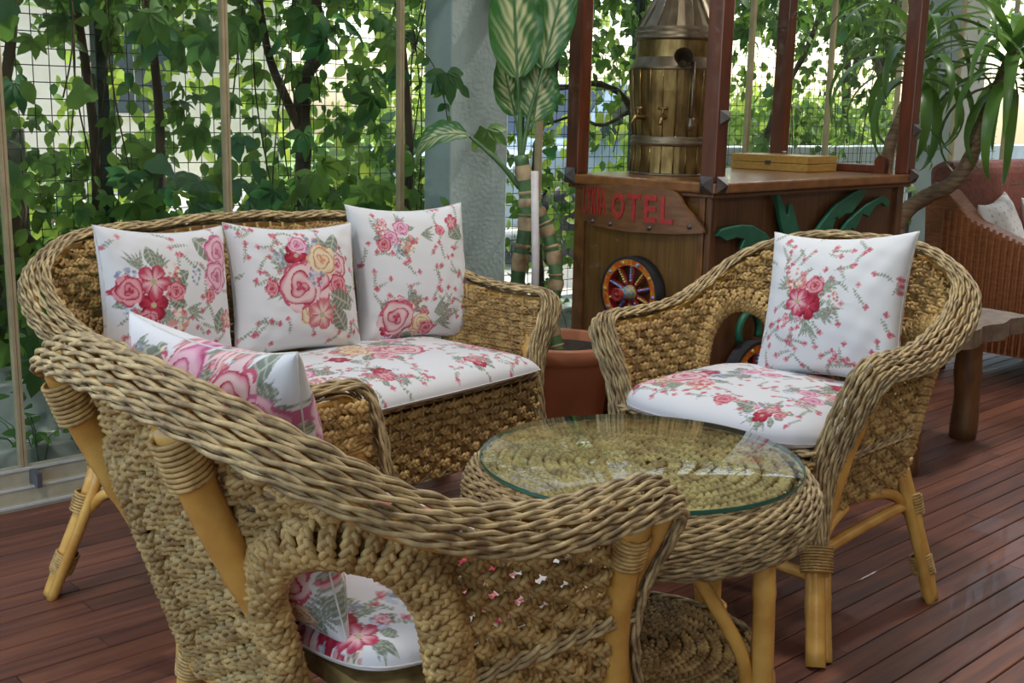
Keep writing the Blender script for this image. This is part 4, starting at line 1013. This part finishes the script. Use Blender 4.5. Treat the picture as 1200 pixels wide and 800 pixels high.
# ribs of the weave on the near arm, as upright canes
for sgn in (-1, 1):
    for i in range(26):
        x = -.34 + .72 * i / 25; z1 = .58 if x > .1 else .58 + (.1 - x) * .35
        mb = MB(); mb.tube([(x, sgn * .783, .13), (x, sgn * .783, min(z1, .72))], .008, 5); mb.build('arm_cane', M_RATT, co)
def mc(P):
    w = .24
    for a in np.linspace(-w, w, 9):
        for b in np.linspace(-w, w, 16): P.dot((a + .004 * math.sin(b * 40), b), .0065, (.40, .25, .17) if int((b + w) * 40) % 2 else (.55, .42, .33))
for i, (c, rz, lean) in enumerate((((-.22, -.42, .57), .15, -.35), ((-.20, .05, .58), -.05, -.3), ((-.21, .45, .57), -.1, -.3))):
    cushion('scatter_cushion', .44, .42, .14, seat_M(co.location, R_(-47), c, rz, lean, .1), ['pale cushion with brown stitched dots, nearest the rolled couch arm', 'pale cushion with brown stitched dots, second from the rolled couch arm', 'pale cushion with brown stitched dots, farthest along the rattan couch'][i], mc, 90 + i, group='stitched couch cushions', res=.004)
mb = MB(); mb.box((-.30, -.62, .362), (.33, .62, .44)); o = mb.build('couch_pad', mat('cream_canvas', (.62, .60, .55), (.56, .54, .5), .85, 30), None, smooth=False, bevel=.03)
o.location = co.location; o.rotation_euler = (0, 0, R_(-47)); tag(o, 'cream seat pad lying on the rattan couch', 'cushion')
#SPLIT3
# ------------------------------------------------------------------ outside: parapet, column, fence
M_CONC = mat('blue_grey_painted_concrete', (.50, .57, .57), (.42, .49, .50), .9, 7, bump=.35, bscale=60)
M_CONCD = mat('weathered_concrete', (.38, .40, .35), (.22, .235, .20), .95, 4, bump=.4, bscale=40)
M_SOILO = mat('dark_garden_soil', (.075, .070, .050), (.035, .035, .025), .95, 12, bump=.6)
M_PAVE = mat('pale_sunlit_paving', (.62, .58, .50), (.52, .48, .42), .9, 2)
M_LAWN = mat('lawn', (.17, .26, .05), (.10, .19, .03), .9, 6, bump=.6, bscale=60)
def wall_box(name, t0, t1, n0, n1, z0, z1, mt, lab=None, cat=None, kind='structure', bevel=.006):
    mb = MB(); mb.box((t0, n0, z0), (t1, n1, z1)); o = mb.build(name, mt, None, smooth=False, bevel=bevel); o.location = W0; o.rotation_euler = (0, 0, WALL_ANG)
    if kind: o['kind'] = kind
    if lab: o['label'] = lab; o['category'] = cat
    return o
wall_box('wall_parapet', -4, 9, .30, .56, -.1, .275, mat('mossy_grey_concrete', (.36, .41, .38), (.25, .29, .27), .95, 5, bump=.4, bscale=50))
wall_box('trim_2', -4, 9, .16, .30, -.1, .115, M_CONCD)
g = wall_box('ground_border', -6, 12, .06, 1.4, -.2, -.02, M_SOILO)
wall_box('ground_yard', -14, 7.2, 1.4, 40, -.2, -.03, M_PAVE)
wall_box('ground_lawn', 7.2, 40, 1.4, 40, -.2, -.025, M_LAWN)
cl_ = wall_box('concrete_column', 1.84, 2.14, .30, .46, .27, RH, M_CONC, 'square concrete column painted blue grey standing outside the glass', 'column', None)
wall_box('concrete_post', .16, .40, .74, .9, -.05, 1.02, M_CONCD, 'weathered concrete gate post half hidden behind the vines', 'post', None)
wall_box('garden_wall', 4.2, 9, 1.0, 1.2, -.1, .93, M_CONC, 'long low blue grey garden wall behind the cart', 'wall', None)
wall_box('porch_pillar', 6.0, 6.35, .35, .6, 0, RH, mat('pale_render', (.52, .54, .52), (.46, .48, .46), .9, 6), 'pale rendered pillar behind the yucca leaves', 'pillar', None)

M_WIRE = mat('dark_green_wire', (.018, .03, .025), (.012, .02, .018), .5, 20)
fe = empty('mesh_fence', wp(0, .62, 0), WALL_ANG); tag(fe, 'dark welded wire mesh fence behind the vines', 'fence')
mb = MB(); tt = np.arange(-2.0, 7.2, .052)
for t in tt: mb.tube([(t, 0, .25), (t, 0, 2.3)], .0017, 4, caps=False)
o = mb.build('upright_wires', M_WIRE, fe); o['kind'] = 'stuff'
mb = MB()
for z in np.arange(.28, 2.3, .052): mb.tube([(-2.0, .003, z), (7.2, .003, z)], .0017, 4, caps=False)
o = mb.build('cross_wires', M_WIRE, fe); o['kind'] = 'stuff'
for t in (-1.2, .62, 2.06, 3.3, 4.55, 6.1):
    mb = MB(); mb.box((t - .02, .008, .1), (t + .02, .048, 2.35)); mb.build('fence_post', mat('green_post', (.02, .05, .04), (.015, .035, .03), .5, 20), fe, smooth=False)

# ------------------------------------------------------------------ leaves
M_LEAF = mat_tint('vine_leaf', .55, .42, .35, vary=.0)
def leaf_template(n=6, fold=.18, droop=.25, w=.32, tip=1.0, teeth=0):
    x = np.linspace(0, 1, n); hw = w * np.sin(math.pi * x ** .85) ** .8
    hw[0] = .0; hw[-1] = 0
    z = -droop * x ** 2
    V = [];
    for i in range(n):
        V += [(x[i], -hw[i], z[i] + fold * hw[i]), (x[i], 0, z[i]), (x[i], hw[i], z[i] + fold * hw[i])]
    Q = []
    for i in range(n - 1):
        for j in range(2): a = i * 3 + j; Q.append((a, a + 3, a + 4, a + 1))
    return np.array(V), np.array(Q)
def palmate(k=5, n=5):
    V, Q = leaf_template(n, .16, .3, .25); VV, QQ = [], []; off = 0
    for i in range(k):
        a = (i - (k - 1) / 2) * R_(46); s = 1 - .13 * abs(i - (k - 1) / 2)
        c, sn = math.cos(a), math.sin(a); W = V * s; W = np.stack([W[:, 0] * c - W[:, 1] * sn, W[:, 0] * sn + W[:, 1] * c, W[:, 2] + .01 * i], 1)
        VV.append(W); QQ.append(Q + off); off += len(V)
    return np.vstack(VV), np.vstack(QQ)
def lobed():
    """broad three-pointed blade, one piece"""
    a = np.linspace(-2.75, 2.75, 15); r = .52 + .20 * np.cos(3 * a) * (1 - .25 * np.abs(a) / 2.75) + .12 * np.cos(a)
    rim = np.stack([.36 + r * np.cos(a), r * np.sin(a), -.22 * r ** 2 + .03 * np.sin(5 * a)], 1)
    V = np.vstack([[(0, 0, 0)], [(.36, 0, .02)], rim]); n = len(rim)
    T = [(1, 2 + i, 3 + i) for i in range(n - 1)] + [(1, 1 + n, 0), (1, 0, 2)]
    return V, T
def orient(d, nn):
    d = nrm(d); nn = nrm(nn - (nn * d).sum(-1, keepdims=True) * d); s = np.cross(nn, d); return np.stack([d, s, nn], -1)      # columns
def scatter_leaves(mb, tmpl, pos, d, nn, size, col):
    V, Q = tmpl; M = orient(d, nn); W = np.einsum('kij,vj->kvi', M, V) * size[:, None, None] + pos[:, None]
    n, v = len(pos), len(V); F = (np.asarray(Q)[None] + (np.arange(n) * v)[:, None, None])
    F = F.reshape(-1, np.asarray(Q).shape[1])
    C = np.repeat(col, v, 0)
    mb.add(W.reshape(-1, 3), F if F.shape[1] == 4 else None, F if F.shape[1] == 3 else None, C)
WDn, WNn = np.array(WD), np.array(WN)
def wpos(t, n, z): return np.array(W0)[None] + t[:, None] * WDn + n[:, None] * WNn + np.stack([0 * z, 0 * z, z], 1)
def green(k, lo=(.034, .10, .025), hi=(.115, .23, .042), rng=RNG):
    f = rng.uniform(0, 1, (k, 1)); g = rng.uniform(.8, 1.2, (k, 1)); return (np.array(lo) * (1 - f) + np.array(hi) * f) * g
def dens(t, z):
    """how leafy the vine curtain is at t metres along the glass, height z"""
    d = np.where(z > 1.33, .95, np.where(z > 1.02, .34, .88))
    d = np.where((t > .25) & (t < .62) & (z > .95) & (z < 1.28), .16, d)
    d = np.where((t > .95) & (t < 1.12) & (z > .85) & (z < 1.25), .10, d)
    d = np.where((t > 1.35) & (t < 1.85) & (z > .80), .42, d)
    d = np.where((t > 1.86) & (t < 2.62), .16, d)
    d = np.where((t > 2.62) & (t < 3.4), np.where(z > 1.28, .62, .18), d)
    d = np.where(t > 3.4, np.where(z > 1.5, .4, .12), d)
    d = np.where((t > 1.78) & (t < 2.25), .02, d)
    d = np.where(z > 1.55, np.where(z > 2.0, .45, .9), d)
    return d
def sample_curtain(k, t0, t1, z0, z1, n0, n1, rng):
    t = rng.uniform(t0, t1, k); z = rng.uniform(z0, z1, k); n = rng.uniform(n0, n1, k)
    keep = rng.uniform(0, 1, k) < dens(t, z); return t[keep], n[keep], z[keep]
def leaf_dirs(k, rng, hang=.6):
    a = rng.uniform(-1, 1, k); d = a[:, None] * WDn + np.stack([0 * a, 0 * a, -hang + rng.uniform(-.7, .6, k)], 1) + rng.uniform(-.5, .3, k)[:, None] * WNn
    nn = -WNn + rng.normal(0, .45, (k, 3)) + np.array((0, 0, .55)); return d, nn
M_VBARK = mat('vine_bark', (.085, .060, .035), (.035, .025, .016), .95, 12, (1, 1, .5), bump=.9)
VINES = [('climbing_vine', -1.0, .62, 'leafy vine at the far left climbing the wire mesh beside the first window post', [(-.02, .62, 0), (.10, .60, .35), (.30, .60, .70), (.22, .62, 1.05), (.05, .62, 1.4), (-.1, .6, 1.9)], .035),
         ('climbing_vine', .62, 1.86, 'leafy vine with a thick forked trunk left of the concrete column', [(1.30, .68, 0), (1.36, .66, .4), (1.41, .66, .93), (1.41, .66, 1.18), (1.49, .66, 1.33), (1.47, .66, 1.5), (1.42, .66, 1.9)], .032),
         ('climbing_vine', 1.86, 2.75, 'sparse vine on the mesh just right of the concrete column', [(2.75, .66, 0), (2.66, .64, .5), (2.62, .64, .9), (2.72, .62, 1.3), (2.7, .62, 1.9)], .014),
         ('climbing_vine', 2.75, 3.7, 'vine behind the brass boiler with a bare looping branch', [(3.5, .68, 0), (3.44, .68, .6), (3.32, .68, 1.1), (3.1, .68, 1.24), (2.75, .66, 1.22), (2.5, .66, 1.3)], .016),
         ('climbing_vine', 3.7, 6.2, 'vine with light leaves behind the right half of the cart', [(4.6, .68, 0), (4.4, .68, .6), (4.5, .68, 1.1), (4.8, .68, 1.5), (5.0, .68, 1.9)], .018)]
TM_P, TM_L = palmate(), leaf_template(6)
LOB = lobed()
shared = {}
def leaf_mesh(kind, ci):
    key = (kind, ci)
    if key not in shared:
        mb = MB(); V, Q = {'palm': TM_P, 'single': TM_L}.get(kind, LOB); col = [(.036, .110, .028), (.058, .145, .032), (.090, .19, .038), (.032, .105, .044)][ci]
        if kind == 'lobed': mb.add(V, None, Q, np.tile(col, (len(V), 1)))
        else: mb.add(V, Q, None, np.tile(col, (len(V), 1)))
        me = mb.mesh('leaf', True); me.materials.append(M_LEAF); shared[key] = me
    return shared[key]
def put_leaf(root, pos, d, nn, size, kind, ci):
    M = orient(np.asarray(d)[None], np.asarray(nn)[None])[0]
    mt = Matrix([[*(M[i] * size), pos[i]] for i in range(3)] + [[0, 0, 0, 1]]); o = share('leaf', leaf_mesh(kind, ci), root); o.matrix_local = mt
for vi, (nm, t0, t1, lab, tr_, r0) in enumerate(VINES):
    rng = np.random.default_rng(100 + vi)
    root = empty(nm, (0, 0, 0)); tag(root, lab, 'vine', 'vines outside the glass')
    P = np.array([tuple(wp(*p)) for p in tr_]); P = cr(P, 40); MB().tube(P, r0 * np.linspace(1.15, .75, 40) * (1 + .12 * np.sin(np.arange(40) * 1.9)), 9).build('trunk', M_VBARK, root)
    if vi == 0:
        for q in ([(.30, .60, .70), (.46, .62, .52), (.62, .6, .3)], [(.12, .6, .38), (.16, .58, .8), (.30, .58, 1.2), (.36, .58, 1.7)], [(-.2, .6, .3), (-.25, .6, 1.0), (-.1, .6, 1.7)]):
            MB().tube(cr([tuple(wp(*p)) for p in q], 16), np.linspace(.026, .014, 16), 8).build('branch', M_VBARK, root)
    if vi == 1:
        for q in ([(1.41, .66, 1.0), (1.33, .66, 1.15), (1.26, .66, 1.32), (1.2, .66, 1.7)], [(1.84, .6, .4), (1.86, .58, .9), (1.83, .58, 1.3), (1.75, .58, 1.8)], [(.78, .6, .5), (.80, .6, 1.1), (.74, .6, 1.7)], [(.55, .6, .4), (.57, .6, 1.0), (.5, .6, 1.7)]):
            MB().tube(cr([tuple(wp(*p)) for p in q], 16), np.linspace(.02, .012, 16), 8).build('branch', M_VBARK, root)
    if vi == 3:
        MB().tube(cr([tuple(wp(*p)) for p in [(3.3, .68, 1.12), (3.1, .68, 1.05), (2.9, .66, 1.09), (2.7, .66, 1.05)]], 16), np.linspace(.010, .006, 16), 7).build('branch', M_VBARK, root)
    width = t1 - t0
    # hanging runners
    for k in range(int(width * 9)):
        t = rng.uniform(t0, t1); z = rng.uniform(1.2, 1.9); L = rng.uniform(.3, 1.0); n = rng.uniform(.3, .6)
        if vi >= 2 and k % 3: continue
        P = [tuple(wp(t + .05 * math.sin(q * 3 + k), n, z - L * q)) for q in np.linspace(0, 1, 9)]
        MB().tube(cr(P, 16), .0028, 5).build('runner', M_VBARK, root)
    # the nearest, largest leaves one by one
    nbig = [170, 200, 30, 50, 55][vi]
    t, n, z = sample_curtain(nbig * 4, t0, t1, .35, 1.75, .14, .42, rng); m_ = min(nbig, len(t))
    d, nn = leaf_dirs(m_, rng); pos = wpos(t[:m_], n[:m_], z[:m_])
    for k in range(m_):
        kind = 'palm' if rng.random() < .58 else ('lobed' if rng.random() < .4 else 'single')
        sz = rng.uniform(.065, .125) if kind == 'palm' else rng.uniform(.05, .085)
        put_leaf(root, pos[k], d[k], nn[k], sz, kind, int(rng.integers(4)))
    # the mass of smaller leaves behind them
    mb = MB(); dn = int(3000 * width)
    t, n, z = sample_curtain(dn, t0, t1, .25, 2.9, .35, .95, rng); k = len(t); d, nn = leaf_dirs(k, rng)
    h = k // 3
    scatter_leaves(mb, TM_P, wpos(t, n, z)[:h], d[:h], nn[:h], rng.uniform(.04, .08, h), green(h, rng=rng))
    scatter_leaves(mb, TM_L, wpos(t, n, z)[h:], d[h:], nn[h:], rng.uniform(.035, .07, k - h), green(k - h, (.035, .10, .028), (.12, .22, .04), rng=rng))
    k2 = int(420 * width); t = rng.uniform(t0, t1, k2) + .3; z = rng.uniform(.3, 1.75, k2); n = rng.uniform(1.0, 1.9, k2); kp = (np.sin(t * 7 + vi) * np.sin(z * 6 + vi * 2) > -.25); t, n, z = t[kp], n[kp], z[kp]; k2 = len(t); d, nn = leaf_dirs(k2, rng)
    scatter_leaves(mb, TM_L, wpos(t, n, z), d, nn, rng.uniform(.05, .09, k2), green(k2, (.10, .20, .04), (.24, .34, .06), rng=rng))  # farther leaves made lighter and yellower, sunlight painted into their colour
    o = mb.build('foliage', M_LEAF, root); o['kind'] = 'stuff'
# twig with a few drooping leaves in front of the column
tw = empty('vine_twig'); tag(tw, 'thin vine twig with drooping leaves hanging in front of the concrete column', 'twig')
P = cr([tuple(wp(1.55, .22, 1.36)), tuple(wp(1.66, .2, 1.28)), tuple(wp(1.72, .2, 1.16)), tuple(wp(1.745, .2, 1.06))], 14); MB().tube(P, .0022, 5).build('stem', M_VBARK, tw)
for k, (i, sx) in enumerate(((4, -1), (6, -1), (8, -1), (10, -1), (10, 1), (12, 1), (13, -.2), (13, .3))):
    put_leaf(tw, P[i], WDn * sx * .8 + np.array((0, 0, -.7)), -WNn + np.array((0, 0, .5)), .042, 'single', k % 4)
# tufts growing low between parapet and glass
for k, (t, s) in enumerate(((.18, .16), (.30, .20), (.42, .14), (2.45, .16), (2.7, .18))):
    root = empty('weed_tuft', wp(t, .17, .115)); tag(root, ['small weed with bright leaves by the first window post', 'taller weed tuft low behind the foreground armchair post', 'low weed behind the wicker armchair rim at the far left', 'weed tuft rooted beside the banded plant trunks', 'weed tuft at the foot of the cart outside the glass'][k], 'plant', 'weeds on the ledge')
    rng = np.random.default_rng(300 + k); mb = MB(); m_ = 26
    a = rng.uniform(0, 6.28, m_); rr = rng.uniform(.0, s, m_); pos = np.stack([rr * np.cos(a), -np.abs(rr * np.sin(a)) * .3 - .03, rng.uniform(.02, s * 1.6, m_)], 1)
    d = np.stack([np.cos(a), np.sin(a), rng.uniform(-.3, .6, m_)], 1); nn = rng.normal(0, .4, (m_, 3)) + np.array((0, -.5, 1))
    scatter_leaves(mb, TM_L, pos, d, nn, rng.uniform(.03, .06, m_), green(m_, (.05, .14, .04), (.10, .22, .05), rng=rng)); mb.build('leaves', M_LEAF, root)
    st_ = MB()
    for p in pos[:10]: st_.tube([(0, 0, -.1), tuple(p * .6), tuple(p)], .0018, 4)
    st_.build('stems', M_STEMG, root)

# ------------------------------------------------------------------ beyond the fence: shrub and hedge greens lightened, sunlight put into the colour
def tree(name, t, n, h, crown_r, lab, seed, trunk_r=.09, cz=None, k=1800, lo=(.05, .12, .03), hi=(.16, .26, .06), ls=(.08, .15), sq=.75, group='trees and shrubs in the yard', cat='tree'):
    rng = np.random.default_rng(seed); root = empty(name, wp(t, n, -.03)); tag(root, lab, cat, group)
    if trunk_r:
        MB().tube(cr([(0, 0, 0), (.05, .03, h * .3), (-.04, 0, h * .6), (.05, .05, h)], 14), np.linspace(trunk_r, trunk_r * .45, 14), 9).build('trunk', M_VBARK, root)
        for q in range(4):
            a = rng.uniform(0, 6.28); z = h * rng.uniform(.45, .8)
            MB().tube(cr([(0, 0, z), (.3 * crown_r * math.cos(a), .3 * crown_r * math.sin(a), z + .2 * h), (.7 * crown_r * math.cos(a), .7 * crown_r * math.sin(a), z + .3 * h)], 8), np.linspace(trunk_r * .5, .012, 8), 7).build('branch', M_VBARK, root)
    cz = cz if cz is not None else h; p = nrm(rng.normal(0, 1, (k, 3))) * (rng.uniform(0, 1, (k, 1)) ** .4) * crown_r * np.array((1, 1, sq)); cl = rng.normal(0, .12 * crown_r, (k, 3)); p = p + cl + np.array((0, 0, cz))
    p = p[p[:, 2] > .02]; k = len(p)
    d = rng.normal(0, 1, (k, 3)); nn = rng.normal(0, .6, (k, 3)) + np.array((0, 0, .8))
    mb = MB(); scatter_leaves(mb, leaf_template(4), p, d, nn, rng.uniform(*ls, k), green(k, lo, hi, rng)); o = mb.build('foliage', M_LEAF, root); o['kind'] = 'stuff'
    return root
# far to the left and behind the sofa
tree('garden_shrub', -.6, 2.6, .8, .75, 'rounded shrub beyond the fence at the far left', 401, .03, .55, 1300, cat='shrub')
tree('garden_shrub', 1.0, 2.4, .7, .6, 'low shrub beyond the fence behind the sofa back', 402, .03, .35, 900, cat='shrub')
tree('garden_shrub', 2.9, 2.2, .7, .55, 'shrub beyond the fence behind the forked vine trunk', 403, .03, .6, 900, cat='shrub')
tree('garden_tree', 1.6, 5.0, 2.9, 1.5, 'leafy tree across the yard behind the forked vine', 404, .1, 2.9, 2200)
tree('garden_tree', -1.6, 5.5, 2.8, 1.5, 'leafy tree across the yard at the far left', 405, .1, 2.8, 2000)
tree('garden_tree', 4.1, 2.6, 2.4, .95, 'tree across the yard behind the brass boiler', 406, .07, 2.3, 1500)
tree('garden_tree', 7.55, 2.05, 2.6, 1.1, 'tree with a straight blue grey trunk right of the games box', 407, .055, 2.75, 1500, sq=.5)
tree('garden_tree', 10.5, 3.4, 2.8, 1.5, 'large tree behind the right end of the cart', 408, .1, 2.9, 2200)
tree('garden_tree', 8.2, 7.5, 3.4, 1.8, 'distant yellow green tree seen above the cart top', 409, .1, 3.0, 2200, (.16, .24, .05), (.30, .36, .08), (.12, .2))
tree('garden_shrub', 5.6, 2.05, .7, .5, 'bright shrub behind the boiler and the garden wall', 410, .02, .9, 700, (.08, .17, .03), (.2, .3, .06), cat='shrub')
tree('garden_shrub', 7.0, 2.1, .7, .55, 'bright shrub behind the garden wall right of the cart post', 411, .02, .85, 800, (.08, .17, .03), (.2, .3, .06), cat='shrub')
tree('garden_shrub', 8.8, 2.15, .8, .6, 'bright shrub beside the yucca behind the garden wall', 412, .02, .85, 800, (.08, .17, .03), (.2, .3, .06), cat='shrub')
for k in range(9):
    tree('hedge_shrub', 9.5 + k * 1.5, 10.5 + .3 * math.sin(k), .8, 1.05, ['hedge shrub nearest the pale house', 'second hedge shrub from the pale house', 'third hedge shrub from the pale house', 'fourth hedge shrub along the far lawn', 'fifth hedge shrub along the far lawn', 'sixth hedge shrub along the far lawn', 'seventh hedge shrub along the far lawn', 'eighth hedge shrub along the far lawn', 'last hedge shrub along the far lawn'][k], 430 + k, .03, .9, 700, (.12, .22, .04), (.26, .36, .07), (.12, .2), cat='shrub', group='hedge across the lawn')  # pale yellow-green hedge tints stand in for sun on the leaves
# house across the yard
M_WHITE = mat('cream_render', (.62, .57, .44), (.56, .51, .40), .9, 3)
M_TILE = mat('orange_roof_tile', (.42, .15, .07), (.32, .11, .05), .8, 10, bump=.4)
M_DARKG = mat('dark_window_glass', (.05, .07, .08), (.03, .045, .05), .1, 5)
ho = empty('white_house', wp(1.0, 11.5, -.03), WALL_ANG); tag(ho, 'pale cream house with an orange tiled roof across the yard', 'house')
mb = MB(); mb.box((-9, 0, 0), (7, 5, 3.1)); mb.build('walls', M_WHITE, ho, smooth=False)
mb = MB(); mb.prism([(-.6, 3.1), (2.5, 4.6), (5.6, 3.1)], -9.4, 7.4, ((0, 0, 0), (0, 1, 0), (0, 0, 1), (1, 0, 0))); mb.build('roof', M_TILE, ho, smooth=False)
for x in (-7.4, -4.6, -1.8, 1.2, 4.2):
    mb = MB(); mb.box((x, -.04, .95), (x + 1.1, .02, 2.2)); w_ = mb.build('window', M_WHITE, ho, smooth=False)
    for q in (0, 1):
        mb = MB(); mb.box((x + .06 + q * .5, -.05, 1.02), (x + .54 + q * .5, -.035, 2.12)); mb.build('pane', M_DARKG, w_, smooth=False)
# parked car
M_CARP = mat('pale_blue_car_paint', (.40, .50, .62), (.38, .48, .60), .2, 4, coat=.6)
ca = empty('parked_car', wp(6.3, 4.0, -.03), WALL_ANG + R_(8)); tag(ca, 'pale blue car parked beyond the wire mesh behind the boiler', 'car')
body = [(-1.95, .32), (-1.9, .72), (-1.55, .86), (-.95, .92), (-.45, 1.38), (.75, 1.42), (1.35, 1.0), (1.85, .92), (1.98, .62), (1.95, .30), (1.62, .30)] + [(1.27 + .33 * math.cos(a), .30 + .33 * math.sin(a)) for a in np.linspace(.1, math.pi - .1, 8)] + [(.9, .28), (-.85, .28)] + [(-1.22 + .33 * math.cos(a), .30 + .33 * math.sin(a)) for a in np.linspace(.1, math.pi - .1, 8)] + [(-1.58, .30)]
mb = MB(); mb.prism(body, -.82, .82, ((0, 0, 0), (1, 0, 0), (0, 0, 1), (0, -1, 0))); mb.build('car_body', M_CARP, ca, smooth=False, bevel=.05)
for yy_ in (-.835, .835):
    mb = MB(); mb.prism([(-.82, .95), (-.42, 1.32), (.08, 1.34), (.08, .95)], -.01, .01, ((0, yy_, 0), (1, 0, 0), (0, 0, 1), (0, -1, 0))); mb.build('side_window', M_DARKG, ca, smooth=False)
    mb = MB(); mb.prism([(.14, .95), (.14, 1.34), (.72, 1.36), (1.15, .98)], -.01, .01, ((0, yy_, 0), (1, 0, 0), (0, 0, 1), (0, -1, 0))); mb.build('side_window', M_DARKG, ca, smooth=False)
    for x in (-1.22, 1.27):
        mb = MB(); a = np.arange(24) * 2 * math.pi / 24; mb.lathe([(.0005, .09), (.18, .09), (.2, .1), (.30, .09), (.30, -.09), (.0005, -.09)], 24); o = mb.build('wheel', M_BLACK, ca); o.matrix_local = Matrix.Translation((x, yy_ * .92, .30)) @ Matrix.Rotation(math.pi / 2 * (1 if yy_ < 0 else -1), 4, 'X')
mb = MB(); mb.prism([(-.9, .95), (-.47, 1.36), (-.45, 1.34), (-.86, .94)], -.70, .70, ((-.02, 0, .01), (1, 0, 0), (0, 0, 1), (0, -1, 0))); mb.build('windscreen', M_DARKG, ca, smooth=False)
